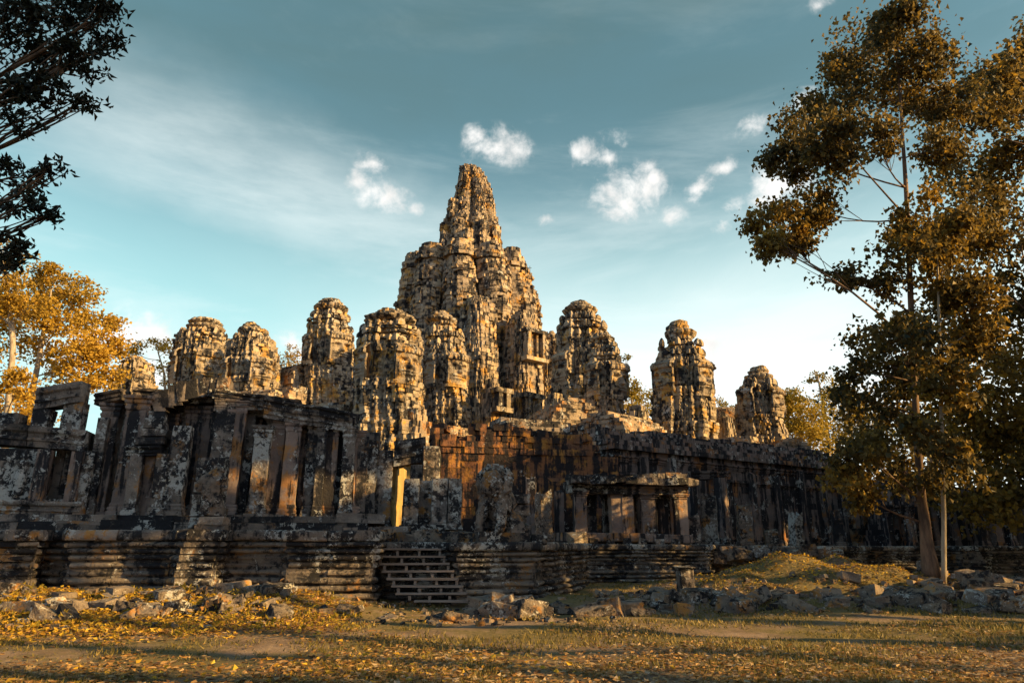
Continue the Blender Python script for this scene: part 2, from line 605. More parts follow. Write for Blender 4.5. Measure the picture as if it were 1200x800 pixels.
def stone_face(mb, c, phi, w, h, bulge=1.0, nu=34, nv=44, bh=.36, seed=0):
    """carved face relief, outward direction phi (angle in plan)"""
    n = np.array([math.cos(phi), math.sin(phi), 0])
    r = np.array([-math.sin(phi), math.cos(phi), 0])
    g = lambda x, s: math.exp(-(x / s) ** 2)
    rs = random.Random(seed)
    offs = {}
    vs, fs, ts = [], [], []
    for j in range(nv + 1):
        v = -1 + 2 * j / nv
        for i in range(nu + 1):
            u = -1 + 2 * i / nu
            d = .50 * math.sqrt(max(0, 1 - (.93 * u) ** 2)) * (1 - .25 * max(0, -v - .4))
            vv = v - .07 * u * u
            d += .26 * g(u, .13 + .05 * max(0, .2 - v)) * max(0, min(1, (.30 - v) / .5)) * (1 if v > -.22 else max(0, 1 - (-.22 - v) / .08))
            d += .07 * g(abs(u) - .17, .08) * g(v + .15, .09)
            d += g(u, .50) * (.13 * g(vv + .40, .055) + .14 * g(vv + .55, .07)) - .05 * g(u, .5) * g(vv + .47, .025)
            d -= .17 * g(abs(u) - .40, .20) * g(v - .13, .12)
            d += .11 * g(abs(u) - .40, .17) * g(v - .08, .055)
            d += .12 * g(v - .30 + .12 * (abs(u) - .35) ** 2 * 4, .05) * g(abs(u) - .4, .32)
            d += .10 * g(u, .26) * g(v + .82, .14)
            d += .06 * g(abs(u) - .55, .22) * g(v + .22, .25)
            d += .16 * g(abs(u) - .95, .09) * (1 if v > -.8 else 0)
            if v > .50:
                d += .12 + .05 * math.sin(u * 22) * (1 if v < .68 else .4)
            if v > .74:
                d += .06 - .25 * (v - .74) / .26
            row = int((j / nv) * h / bh)
            colk = int((i / nu) * w / .62 + .5 * (row % 2))
            key = (row, colk)
            if key not in offs:
                offs[key] = (rs.gauss(0, .025), min(1, max(0, rs.gauss(.5, .2))))
            d = d * w * .68 * bulge + offs[key][0] + rs.gauss(0, .01)
            p = np.array(c) + r * (u * w / 2) + n * d + np.array([0, 0, (v + 1) * h / 2])
            vs.append(p)
    for j in range(nv):
        for i in range(nu):
            k = j * (nu + 1) + i
            fs.append((k, k + 1, k + nu + 2, k + nu + 1))
            row = int(((j + .5) / nv) * h / bh)
            colk = int(((i + .5) / nu) * w / .62 + .5 * (row % 2))
            ts.append(offs.get((row, colk), (0, .5))[1])
    mb.add(vs, fs, ts)


def antefixes(mb, poly, z, hgt, every=.8):
    n = len(poly)
    for i in range(n):
        a, b = poly[i], poly[(i + 1) % n]
        L = math.hypot(b[0] - a[0], b[1] - a[1])
        if L < .3:
            continue
        dx, dy = (b[0] - a[0]) / L, (b[1] - a[1]) / L
        k = max(1, int(L / every))
        for q in range(k):
            if random.random() < .3:
                continue
            t = (q + .5) / k * L
            c = (a[0] + dx * t, a[1] + dy * t)
            w = min(L / k, every) * .42
            hh = hgt * random.uniform(.6, 1.1)
            nx, ny = dy, -dx
            rings = []
            for fz, fw, ft in ((0, 1, .16), (.5, .95, .17), (.8, .55, .12), (1, .12, .05)):
                rings.append([(c[0] + dx * w * fw * sx + nx * ft * sy - nx * .1, c[1] + dy * w * fw * sx + ny * ft * sy - ny * .1, z + hh * fz)
                              for sx, sy in ((-1, 1), (1, 1), (1, -1), (-1, -1))])
            mb.loft([list(reversed(r)) for r in rings], True, random.random())


def face_tower(label, sil, Y, rot=R(40), zround=None, faces=(), mat='tower', plan=REDENT, ch=.245, bl=.41, tiers=None, crown_from=None, out=.036, big=.09, bigo=.24, group='face towers of the temple', name='face_tower'):
    tiers = tiers or random.choice((2, 3, 3, 4))
    tab = sil_table(sil, Y)
    z0, ztop = tab[0][0], tab[-1][0]
    H = ztop - z0
    zc = Zat(crown_from, Y) if crown_from else z0 + H * .72
    zr = Zat(zround, Y) if zround else z0 + H * .84
    sq = rot_norm(cross_plan(plan), rot)
    ci = circle_plan(22)
    root = thing(name, (tab[0][1], Y, z0), label, 'tower', group)

    def ring(z):
        cx, hw = interp(tab, z)
        if z > zr:
            pl = ci
            f = (z - zr) / max(.1, ztop - zr)
            s = hw * (.90 if f < .5 else .70)
        else:
            pl = sq
            if z > zc:                       # crown: stepped tiers, each with a jutting cornice
                nt = tiers
                f = (z - zc) / max(.1, (zr - zc)) * nt
                k = min(nt - 1, int(f))
                ph = f - k
                zs = zc + (zr - zc) * (k + .45) / nt
                cx, hs = interp(tab, zs)
                s = hs * (1.0 - .13 * (k + .5) / nt) * (.80 if ph < .22 else (1.04 if ph > .74 else .92))
                s = min(s, hw * 1.10)
                if z > zr - .45:
                    s *= .80
            else:
                f = (z - z0) / max(.1, (zc - z0)) * 3
                ph = f % 1.0
                s = hw * (1.0 if ph > .86 else (.975 if ph > .74 else (.91 if ph < .12 else .94)))
        return [(cx + x * s, Y + y * s) for x, y in pl]

    def courses(a, b):
        n = max(1, int(round((b - a) / ch)))
        return [a + (b - a) * k / n for k in range(n + 1)]
    fspec = []
    for k, (px, py_b, py_t, wpx, side) in enumerate(faces):
        zb, zt = Zat(py_b, Y), Zat(py_t, Y)
        phi = rot - math.pi / 2 if side > 0 else rot + math.pi
        cx, hw = interp(tab, (zb + zt) / 2)
        m = max(abs(x * math.cos(rot) - y * math.sin(rot)) for x, y in cross_plan(plan))
        w = wpx * Y / 800
        fspec.append((cx, phi, hw / m * .95, w, zb, zt, int(px) + k))

    def clear_of_faces(x, y, z):
        for cx, phi, sd, w, zb, zt, sd_ in fspec:
            if zb < z < zt:
                dx, dy = x - cx, y - Y
                if dx * math.cos(phi) + dy * math.sin(phi) > sd * .80 and abs(-dx * math.sin(phi) + dy * math.cos(phi)) < w * .5:
                    return False
        return True
    body = MB()
    masonry(body, ring, courses(z0, zc), bl, out, .9, .045, big, bigo, clear_of_faces, .88, None, .01, .34)
    body.build('tower_body', M[mat], root)
    crown = MB()
    masonry(crown, ring, courses(zc, min(zr, ztop)), bl * .8, out * 1.2, .7, .04, .15, .2, clear_of_faces, .86, None, .02, .38)
    for k in range(tiers):
        z = zc + (zr - zc) * (k + .98) / tiers
        antefixes(crown, ring(z - .05), z, ch * random.uniform(1.8, 3.0), .7)
    antefixes(crown, ring(zc - .1), zc, ch * 2.4, .7)
    crown.build('crown_tiers', M[mat], root)
    if ztop > zr + .1:
        lotus = MB()
        R0, R1 = interp(tab, zr)[1], interp(tab, ztop)[1]
        hh = ztop - zr
        prof = [(-.30, .70 * R0), (-.02, .74 * R0), (.06, .92 * R0), (.18, 1.06 * R0), (.30, 1.10 * R0), (.38, 1.02 * R0), (.42, .74 * R0), (.52, .70 * R0), (.58, .5 * R0 + .45 * R1), (.68, .3 * R0 + .85 * R1), (.82, 1.06 * R1), (.93, 1.02 * R1), (1.0, .7 * R1)]
        nl = random.choice((12, 14, 16))
        rings = []
        for f, r_ in prof:
            z = zr + hh * f
            cx = interp(tab, z)[0]
            am = .07 if .04 < f < .40 or f > .6 else .01
            rings.append([(cx + r_ * (1 - am + am * abs(math.cos(nl * t / 2)) ** .5) * math.cos(t), Y + r_ * (1 - am + am * abs(math.cos(nl * t / 2)) ** .5) * math.sin(t), z) for t in [2 * math.pi * k / (nl * 4) for k in range(nl * 4)]])
        lotus.loft(rings, True, .4)
        lotus.t = [min(1, max(0, random.gauss(.5, .2))) for _ in lotus.t]
        lotus.roughen(.10, 1.3)
        lotus.roughen(.05, 4)
        lotus.build('lotus_cap', M[mat], root)
    for cx, phi, sd, w, zb, zt, seed in fspec:
        fm = MB()
        q = sd - .19 * w
        stone_face(fm, (cx + math.cos(phi) * q, Y + math.sin(phi) * q, zb), phi, w, zt - zb, 1.0, seed=seed)
        fm.build('stone_face', M[mat], root)
    return root


# ------------------------------------------------------------------ terrain
def bump2(x, y, cx, cy, rx, ry):
    return np.exp(-(((x - cx) / rx) ** 2 + ((y - cy) / ry) ** 2))


def gz(x, y):
    x, y = np.asarray(x, float), np.asarray(y, float)
    z = .03 * np.sin(x * .9 + y * .4) + .03 * np.sin(y * 1.3 - x * .5 + 1)
    left = 1 / (1 + np.exp((x + 4.0) / .8))
    bank = np.clip((y - 13.2) / 4.0, 0, 1)
    z = z + left * .52 * bank ** 1.2 * (1 + .12 * np.sin(x * 2.1))
    z = z + .95 * bump2(x, y, 9.6, 24.6, 3.0, 2.6) + .35 * bump2(x, y, 14.5, 23.8, 3.2, 2.4)
    z = z + .25 * np.clip((y - 21) / 4, 0, 1)
    z = z + bump2(x, y, 10.5, 24.2, 5, 3) * (.13 * np.sin(x * 2.3 + y) + .10 * np.sin(y * 3.1 - x * 1.2) + .07 * np.sin(x * 5.1))
    z = z + .22 * bump2(x, y, 2.0, 21, 2.6, 2.0) + .18 * bump2(x, y, 8, 19.8, 9, .9)
    far = np.clip((np.hypot(x, y - 20) - 60) / 60, 0, 1)
    return z * (1 - far)


def make_ground():
    xs = np.concatenate([[-1500, -700, -300, -120, -60], np.linspace(-32, 36, 150), [60, 120, 300, 700, 1500]])
    ys = np.concatenate([[-300, -120, -40, -10, 0], np.linspace(5, 34, 120), [42, 55, 75, 110, 200, 500, 1200, 2500]])
    X, Yy = np.meshgrid(xs, ys)
    Z = gz(X, Yy)
    nz = np.array([[mn.noise(Vector((x * .8, y * .8, 3))) * .05 + mn.noise(Vector((x * 2.5, y * 2.5, 9))) * .025 for x in xs] for y in ys])
    Z = Z + nz * ((np.abs(X) < 40) & (Yy < 40) & (Yy > 3))
    mb = MB()
    nx = len(xs)
    vs = np.stack([X, Yy, Z], -1).reshape(-1, 3)
    fs = []
    for j in range(len(ys) - 1):
        for i in range(nx - 1):
            k = j * nx + i
            fs.append((k, k + 1, k + nx + 1, k + nx))
    mb.add(vs, fs)
    o = mb.build('ground', M['earth'], None, True)
    tag(o, 'bare earth and thin grass before the temple', 'ground', None, 'structure')


make_ground()


def leaves(mb, pts, size, down=.5, tint=None, wid=.45, fold=.25, spread=1.0):
    """folded leaf (two triangles) at each point, vectorised"""
    pts = np.asarray(pts)
    n = len(pts)
    d = RS.normal(size=(n, 3)) * spread
    d[:, 2] -= down * 1.6
    d /= np.linalg.norm(d, axis=1)[:, None]
    r = RS.normal(size=(n, 3))
    s = np.cross(d, r)
    s /= np.linalg.norm(s, axis=1)[:, None] + 1e-9
    nn = np.cross(d, s)
    L = size * RS.uniform(.6, 1.35, n)[:, None]
    base = pts
    tip = pts + d * L
    l = pts + d * L * .45 + s * L * wid + nn * L * fold
    rr = pts + d * L * .45 - s * L * wid + nn * L * fold
    V = np.stack([base, l, tip, rr], 1).reshape(-1, 3)
    if tint is None:
        tint = RS.uniform(0, 1, n)
    o = len(mb.v)
    mb.v.extend(map(tuple, V.tolist()))
    idx = (np.arange(n) * 4 + o)
    F = np.stack([np.stack([idx, idx + 1, idx + 2], 1), np.stack([idx, idx + 2, idx + 3], 1)], 1).reshape(-1, 3)
    mb.f.extend(map(tuple, F.tolist()))
    mb.t.extend(np.repeat(np.clip(tint, 0, 1), 2).tolist())


def clump_pts(c, r, n, sub=9, shell=.35):
    """leaf positions: tufts strung through an ellipsoid, with gaps"""
    c, r = np.asarray(c), np.asarray(r)
    k = max(3, sub)
    u = RS.normal(size=(k, 3))
    u /= np.linalg.norm(u, axis=1)[:, None]
    cen = u * (RS.uniform(.25, 1, (k, 1)) ** .6) * .82
    which = RS.randint(0, k, n)
    p = cen[which] + RS.normal(size=(n, 3)) * shell * .5 * RS.uniform(.6, 1.3, k)[which][:, None]
    return c + p * r, c + cen * r, which, RS.uniform(0, 1, k)


# ------------------------------------------------------------------ stepped base
def moulded_base(label, pts, z0, z1, courses, name='moulded_platform', mat='base', top=None, group=None, stone_len=1.25):
    """pts: front footprint polyline left->right (x,y); rounded stone courses stacked up; z0<z1"""
    cx, cy = np.mean(pts, 0)
    root = thing(name, (cx, cy, z0), label, 'platform', group)
    H = z1 - z0
    for (f0, f1, outw, roundness, nm, m) in courses:
        mb = MB()
        a0, a1 = z0 + H * f0, z0 + H * f1
        for i in range(len(pts) - 1):
            p, q = np.array(pts[i]), np.array(pts[i + 1])
            d = q - p
            L = np.linalg.norm(d)
            d = d / L
            nrm = np.array([d[1], -d[0]])
            n = max(1, int(L / stone_len + .5))
            cuts = [0] + [(k + random.uniform(-.2, .2)) / n for k in range(1, n)] + [1]
            for k in range(n):
                t0, t1 = cuts[k] * L, cuts[k + 1] * L
                if k == 0:
                    t0 -= outw * .9
                if k == n - 1:
                    t1 += outw * .9
                o = outw + random.gauss(0, .018) + (random.uniform(-.10, .03) if random.random() < .12 else 0)
                dz = random.gauss(0, .008)
                seg = max(2, int((t1 - t0) / .3))
                rings = []
                tn = min(1, max(0, random.gauss(.5, .2)))
                prof = [(-.9, 0.0), (-.02, .0), (roundness * .55, .10), (roundness * .9, .27), (roundness, .5), (roundness * .9, .73), (roundness * .55, .90), (-.02, 1), (-.9, 1)]
                for sgi in range(seg + 1):
                    t = t0 + .008 + (t1 - t0 - .016) * sgi / seg
                    ring = []
                    for po, pz in prof:
                        x = p + d * t + nrm * (o + po)
                        z = a0 + (a1 - a0) * pz
                        wv = mn.noise_vector(Vector((x[0] * 2.3, x[1] * 2.3, z * 2.6)))
                        wv2 = mn.noise(Vector((x[0] * .8, x[1] * .8, z * .5)))
                        kk = .035 if po > -.5 else 0
                        ring.append((x[0] + wv[0] * kk + nrm[0] * wv2 * kk * 1.5, x[1] + wv[1] * kk + nrm[1] * wv2 * kk * 1.5, z + dz + wv[2] * kk * .5))
                    rings.append(ring)
                mb.loft(rings, True, tn)
        mb.build(nm, M[m or mat], root, False)
    if top:
        mb = MB()
        poly = [(p[0], p[1]) for p in pts] + top
        zt = z1 - .02
        mb.loft([[(x, y, z0) for x, y in poly], [(x, y, zt) for x, y in poly]], True, .4)
        mb.build('paved_top', M[mat], root)
    return root


def gp(px, Y):
    return (P(px, 640, Y)[0], Y)


# left platform
BASEC = [(-.12, .07, .18, .04, 'plinth_course', None), (.08, .165, .09, .13, 'torus_course', None), (.18, .265, .04, .14, 'torus_course', None), (.28, .375, -.02, .15, 'torus_course', None),
         (.39, .475, -.08, .14, 'torus_course', None), (.49, .575, -.07, .15, 'torus_course', None), (.59, .67, -.02, .14, 'torus_course', None), (.685, .755, .02, .12, 'torus_course', None), (.77, .84, .05, .10, 'torus_course', None), (.86, 1.0, .14, .05, 'capping_course', 'lichen')]
left_fp = [gp(-60, 18.0), gp(44, 18.5), gp(46, 19.3), gp(80, 19.3), gp(84, 18.7), gp(206, 19.0), gp(214, 18.5), gp(256, 18.5), gp(262, 19.3), gp(334, 19.3), gp(338, 18.9), gp(438, 19.2), gp(446, 20.6)]
moulded_base('long dark platform of rounded stone mouldings left of the wooden stairs', left_fp, .1, 2.02, BASEC,
             top=[gp(446, 30), gp(-60, 30)])
mid_fp = [gp(446, 20.5), gp(532, 20.6), gp(536, 19.6), gp(626, 19.9), gp(634, 21.2), gp(646, 21.6), gp(690, 27.0)]
moulded_base('moulded stone platform right of the wooden stairs below the lion statue', mid_fp, .05, 1.72, BASEC,
             top=[gp(700, 36), gp(446, 34)])
right_fp = [gp(684, 26.5), gp(830, 27.5), gp(834, 29.5), gp(856, 30)]
moulded_base('moulded stone platform with lit patches below the portico', right_fp, .2, 1.68, BASEC, top=[gp(856, 38), gp(684, 38)])
far_fp = [gp(850, 30.5), gp(960, 32.5), gp(1010, 33.5), gp(1016, 34.6), gp(1120, 35.5), gp(1124, 34.8), gp(1300, 36.5)]
moulded_base('low dark moulded platform behind the two right tree trunks', far_fp, .1, 1.62, BASEC, top=[gp(1300, 52), gp(850, 42)])

# upper steps of the left terrace, loose slabs with ragged edges


def slab_step(label, fp, z0, z1, back, mat='dark', sl=1.3):
    mb = MB()
    poly = fp + back
    for i in range(len(fp) - 1):
        p, q = np.array(fp[i]), np.array(fp[i + 1])
        d = q - p
        L = np.linalg.norm(d)
        d /= L
        nr = np.array([d[1], -d[0]])
        n = max(1, int(L / sl + .5))
        cuts = [0] + [(k + random.uniform(-.25, .25)) / n for k in range(1, n)] + [1]
        for k in range(n):
            t0, t1 = cuts[k] * L, cuts[k + 1] * L
            o = random.gauss(0, .07)
            zz = z1 + random.gauss(0, .03)
            c = p + d * (t0 + t1) / 2 + nr * (o - .45)
            mb.block((c[0], c[1], (z0 + zz) / 2), (t1 - t0 - .02, .9 + random.uniform(0, .1), zz - z0), math.atan2(d[1], d[0]), random.gauss(0, .012), .03)
    mb.loft([[(x, y, z0) for x, y in poly], [(x, y, z1 - .06) for x, y in poly]], True, .4)
    mb.roughen(.03, 1.7)
    o = mb.build('stone_step', M[mat])
    tag(o, label, 'step', 'long ragged steps on the left platform')


slab_step('lower ragged slab step along the top of the left platform', [gp(-60, 18.9), gp(60, 19.4), gp(200, 19.8), gp(330, 20.3), gp(430, 20.8)], 2.02, 2.27, [gp(430, 27), gp(-60, 27)])
slab_step('upper ragged slab step right under the left gallery pillars', [gp(-60, 19.5), gp(60, 20.0), gp(200, 20.5), gp(330, 21.0), gp(450, 21.7)], 2.27, 2.5, [gp(450, 28), gp(-60, 28)])
slab_step('broad broken slab step leading up to the roofless doorway', [gp(300, 20.4), gp(400, 20.6), gp(520, 22.0)], 1.98, 2.2, [gp(540, 28), gp(420, 28)])


# ------------------------------------------------------------------ wooden stairs
def stairs():
    x0 = P(476, 640, 19.4)
    root = thing('wooden_staircase', (P(490, 700, 18.6)[0], 18.6, .1), 'open wooden staircase of weathered plank treads up the platform', 'stairs')
    n = 8
    tl = []
    for k in range(n):
        Y = 20.3 - (n - 1 - k) * .0 - (k) * .2
        pyy = 643 + k * 8.7
        l, r = 432 + k * 5.4, 518 + k * 4.9
        if k == n - 1:
            l, r = 486, 560
        a, b = P(l, pyy, Y), P(r, pyy, Y)
        mb = MB()
        c = (a + b) / 2
        mb.block((c[0], c[1], c[2]), (b[0] - a[0], .27, .05), R(-2), random.gauss(0, .006), .006, .3 + .5 * random.random())
        mb.build('tread', M['wood'], root)
        tl.append((a, b))
    for f in (.06, .36, .66, .94):
        for (a0, b0), (a1, b1) in zip(tl[:-1], tl[1:]):
            p0, p1 = a0 + (b0 - a0) * f, a1 + (b1 - a1) * f
            c = (p0 + p1) / 2
            mb = MB()
            mb.block((c[0], c[1] + .06, c[2] - .02), (.07, .10, abs(p0[2] - p1[2]) - .052), 0, 0, .003)
            mb.build('support_post', M['wood'], root)


stairs()


# ------------------------------------------------------------------ pillars and walls of the galleries
def sq_ring(c, h, z, rot=0, ch=.12, hy=None):
    hy = hy or h
    pts = []
    for sx, sy in ((1, -1), (1, 1), (-1, 1), (-1, -1)):
        a = (sx * h, sy * hy * (1 - ch)) if sx * sy < 0 else (sx * h * (1 - ch), sy * hy)
        b = (sx * h * (1 - ch), sy * hy) if sx * sy < 0 else (sx * h, sy * hy * (1 - ch))
        pts += [b, a] if sx * sy < 0 else [b, a]
    # order counter-clockwise by angle
    pts.sort(key=lambda p: math.atan2(p[1], p[0]))
    ca, sa = math.cos(rot), math.sin(rot)
    return [(c[0] + x * ca - y * sa, c[1] + x * sa + y * ca, z) for x, y in pts]


def pillar(root, c, z0, z1, w, rot=0, mat='smooth', cap=True, base=True, rough=.022, lean=0, nm='pillar', wy=None, broken=False):
    """square pillar: shaft (part), with moulded capital and base as sub-parts"""
    h = w / 2
    k = (wy / w) if wy else 1
    H = z1 - z0
    bz = z0 + (min(.38, H * .13) if base else 0)
    cz = z1 - (min(.45, H * .14) if cap else 0)
    mb = MB()
    n = max(4, int((cz - bz) / .22))
    rings = []
    for i in range(n + 1):
        z = bz + (cz - bz) * i / n
        s = 1 - .02 * math.sin(i * 2.1 + c[0] * 5)
        rr = sq_ring((c[0] + lean * (z - z0), c[1]), h * s, z, rot, .07, h * s * k)
        rr = [(x + (c[0] - x) * q, y + (c[1] - y) * q, zz) for (x, y, zz) in rr for q in [random.uniform(.05, .22) if random.random() < .14 else 0]]
        if broken and i == n:
            rr = [(x, y, zz + random.uniform(-.25, .15)) for x, y, zz in rr]
        rings.append(rr)
    mb.loft(rings, True, random.uniform(.3, .75))
    # a shallow raised border panel on the shaft
    mb.roughen(rough, 2.4)
    p = mb.build(nm, M[mat], root)
    if cap:
        mb = MB()
        steps = [(0, 1.0), (.12, 1.10), (.26, 1.12), (.30, 1.02), (.42, 1.02), (.5, 1.2), (.68, 1.24), (.72, 1.12), (.80, 1.34), (1, 1.36)]
        rings = [sq_ring((c[0] + lean * (cz - z0), c[1]), h * s, cz + (z1 - cz) * f, rot, .05, h * s * k) for f, s in steps]
        mb.loft(rings, True, random.uniform(.3, .7))
        mb.roughen(rough * 1.3, 3)
        mb.build('capital', M[mat], p)
    if base:
        mb = MB()
        steps = [(0, 1.32), (.3, 1.30), (.34, 1.16), (.5, 1.22), (.62, 1.2), (.68, 1.08), (.85, 1.12), (1, 1.0)]
        rings = [sq_ring(c, h * s, z0 + (bz - z0) * f, rot, .05, h * s * k) for f, s in steps]
        mb.loft(rings, True, random.uniform(.3, .7))
        mb.roughen(rough * 1.3, 3)
        mb.build('pillar_base', M[mat], p)
    return p


def beam(root, a, b, hgt, dep, nm='lintel', mat='dark', steps=True, rough=.03, parent=None):
    """moulded stone beam from a to b (world points on its lower front edge centre line)"""
    a, b = np.array(a, float), np.array(b, float)
    d = b - a
    L = np.linalg.norm(d)
    d /= L
    s = np.array([d[1], -d[0], 0])
    s /= np.linalg.norm(s)
    prof = [(0, 0), (0, .28), (.06, .30), (.06, .42), (.0, .45), (.02, .62), (.10, .72), (.12, .86), (.06, .88), (.06, 1)] if steps else [(0, 0), (.03, .1), (.03, .9), (0, 1)]
    mb = MB()
    n = max(2, int(L / .35))
    # split in stones about 1.6 m long
    k = max(1, int(L / 1.7 + .5))
    for q in range(k):
        t0, t1 = L * q / k, L * (q + 1) / k
        off = random.gauss(0, .015)
        zz = random.gauss(0, .012)
        m = max(2, int((t1 - t0) / .3))
        rings = []
        for i in range(m + 1):
            c = a + d * (t0 + .006 + (t1 - t0 - .012) * i / m)
            ring = [c + s * (o + off) + np.array([0, 0, f * hgt + zz]) for o, f in prof]
            ring += [c - s * dep + np.array([0, 0, f * hgt + zz]) for f in (1, 0)]
            rings.append([tuple(x) for x in ring])
        mb.loft(rings, True, min(1, max(0, random.gauss(.5, .2))))
    mb.roughen(rough, 1.9)
    return mb.build(nm, M[mat], root)


def panel(root, a, b, z0, z1, thick, nm='wall_panel', mat='dark', out=.015, bl=1.0, ch=.42, keep=None, coretop=None):
    """stretch of masonry wall, front face on the line a-b (x,y)"""
    a, b = np.array(a, float), np.array(b, float)
    d = (b - a) / np.linalg.norm(b - a)
    n = np.array([d[1], -d[0]])
    poly = [tuple(a), tuple(b), tuple(b - n * thick), tuple(a - n * thick)]
    mb = MB()
    k = max(1, int(round((z1 - z0) / ch)))
    masonry(mb, lambda z: poly, [z0 + (z1 - z0) * i / k for i in range(k + 1)], bl, out, min(.4, thick * .45), .015, .05, .06, keep, .985 if not keep else .9, coretop)
    mb.roughen(.015, 2)
    return mb.build(nm, M[mat], root)


def devata(root, c, rot, h, mat='lichen'):
    """weathered standing figure in low relief inside an arched niche"""
    mb = MB()
    r = np.array([math.cos(rot), math.sin(rot), 0])
    n = np.array([math.sin(rot), -math.cos(rot), 0])
    prof = [(0, .05), (.05, .13), (.10, .11), (.3, .15), (.42, .17), (.5, .13), (.6, .13), (.68, .19), (.74, .19), (.78, .06), (.82, .10), (.9, .10), (.95, .07), (1, .02)]
    rings = []
    for f, w in prof:
        cc = np.array(c) + np.array([0, 0, f * h])
        ring = [cc + r * (w * h * .8 * math.cos(t)) + n * (w * h * .5 * math.sin(t)) for t in np.linspace(0, 2 * math.pi, 9)[:-1]]
        rings.append([tuple(x) for x in reversed(ring)])
    mb.loft(rings, True)
    mb.roughen(.03, 6)
    return mb.build('relief_figure', M[mat], root)


def FY(px):
    """front line of the left gallery"""
    return 20.4 + (px / 430) * 2.4


def left_gallery():
    root = thing('ruined_gallery', (P(200, 600, 21.5)[0], 21.5, 2.5), 'dark roofless stone gallery with tall leaning pillars on the left platform', 'temple gallery')
    fz = 2.48
    rot = math.atan2(2.4, P(430, 600, 22.8)[0] - P(0, 600, 20.4)[0])

    def pil(px, pyt, w, dY=0, mat='smooth', **k):
        Y = FY(px) + dY
        p = P(px, 600, Y)
        return pillar(root, (p[0], Y), fz, Zat(pyt, Y), w, rot, mat, **k)
    # --- left window bay
    y0, y1 = FY(-40), FY(98)
    xa = P(-40, 590, y0)
    panel(root, (P(-40, 590, FY(-40))[0], FY(-40)), (P(46, 590, FY(46))[0], FY(46)), fz, Zat(526, FY(40)), .6, mat='lichen')
    devata(root, (P(18, 592, FY(18))[0], FY(18) - .03, 3.0), rot, 1.35)
    panel(root, (P(80, 590, FY(80))[0], FY(80)), (P(101, 590, FY(101))[0], FY(101)), fz, Zat(528, FY(95)), .6, mat='lichen')
    devata(root, (P(94, 592, FY(94))[0], FY(94) - .03, 3.05), rot, 1.2)
    panel(root, (P(46, 590, FY(46))[0], FY(46) + .02), (P(80, 590, FY(80))[0], FY(80) + .02), fz, Zat(584, FY(60)), .5, nm='window_sill', mat='lichen')
    pil(40, 527, .34, -.02, cap=False, base=False)
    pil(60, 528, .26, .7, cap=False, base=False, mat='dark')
    pil(73, 528, .3, .6, cap=False, base=False, mat='dark')
    pil(80, 529, .30, -.06, cap=False, base=False)
    panel(root, (P(40, 590, FY(40))[0], FY(40) + 2.2), (P(100, 590, FY(90))[0], FY(90) + 2.2), fz, Zat(500, FY(60)), .5, mat='dark')
    za = Zat(525, FY(0))
    beam(root, (P(-40, 525, FY(-40) - .05)[0], FY(-40) - .1, za + .15), (P(100, 528, FY(100))[0], FY(100) - .1, Zat(528, FY(100))), .62, .9, 'cornice')
    # little upper doorway standing on the cornice
    zc = Zat(499, FY(50))
    for px, w, t in ((45, .45, 478), (82, .55, 470)):
        Y = FY(px) + .35
        p = P(px, 490, Y)
        panel(root, (p[0] - w / 2, Y), (p[0] + w / 2, Y + .1), zc - .12, Zat(t, Y), .5, nm='upper_jamb', mat='lichen', ch=.3)
    Y = FY(60) + .25
    a, b = P(39, 479, Y), P(93, 470, Y + .2)
    beam(root, a, b, .68, .6, 'upper_lintel')
    Y = FY(2)
    panel(root, (P(-20, 500, Y)[0], Y + .3), (P(8, 500, Y)[0], Y + .35), Zat(512, Y), Zat(481, Y), .5, nm='upper_jamb')
    # --- two big free pillars
    pil(113, 474, .52, .6)
    pil(126, 482, .42, 2.0, mat='lichen')
    pil(145, 466, .62, .1)
    pil(104, 490, .3, .3, mat='lichen', cap=False)
    pil(176, 505, .34, 1.2, mat='lichen')
    pil(188, 486, .36, .7)
    pil(242, 480, .34, .5, mat='dark')
    pil(165, 470, .6, 1.8, mat='lichen')
    Y = FY(120) + .55
    beam(root, P(110, 474, Y), P(142, 468, Y), .36, .5, 'broken_lintel')
    Y = FY(175) + .4
    beam(root, P(154, 466, Y), P(203, 470, Y + .3), .36, .5, 'thin_lintel')
    # --- small blocked doorway and the stones piled on it
    Y = FY(165) - .5
    zl = Zat(532, Y)
    for px in (152, 183):
        p = P(px, 600, Y)
        pillar(root, (p[0], Y), fz, zl, .34, rot, 'lichen', cap=False, base=True, nm='door_jamb')
    panel(root, (P(155, 600, Y)[0], Y + .22), (P(180, 600, Y)[0], Y + .25), fz, zl, .3, nm='door_blocking', mat='smooth', bl=3, ch=2)
    beam(root, P(147, 534, Y - .05), P(188, 533, Y), .3, .5, 'door_lintel', mat='lichen')
    mb = MB()
    zt = zl + .28
    for k in range(4):
        xl, xr = P(156 + k * 2, 530, Y)[0], P(190, 530, Y)[0]
        mb.block(((xl + xr) / 2 + random.uniform(-.05, .05), Y + .2, zt + .13 + k * .26), (xr - xl - .1 * k, .55, .25), rot, 0, .03)
    mb.roughen(.03, 2)
    mb.build('piled_stones', M['dark'], root)
    pil(202, 500, .52, -.45, mat='lichen', cap=False)
    # --- dark vaulted entrance
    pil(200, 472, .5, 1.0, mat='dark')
    pil(216, 478, .55, .9)
    pil(233, 478, .55, .8)
    pil(252, 462, .62, .0, mat='lichen')
    pil(266, 470, .55, .0)
    mb = MB()
    Y = FY(220) + .1
    n = 9
    for i in range(n):
        t = i / (n - 1)
        px = 184 + 76 * t
        py = 482 - 26 * math.sin(math.pi * (.15 + .45 * t)) - 4 * t
        p = P(px, py, FY(px) + .3)
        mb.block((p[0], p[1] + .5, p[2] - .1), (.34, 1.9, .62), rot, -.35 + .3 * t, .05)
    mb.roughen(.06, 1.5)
    mb.build('collapsed_vault', M['dark'], root)
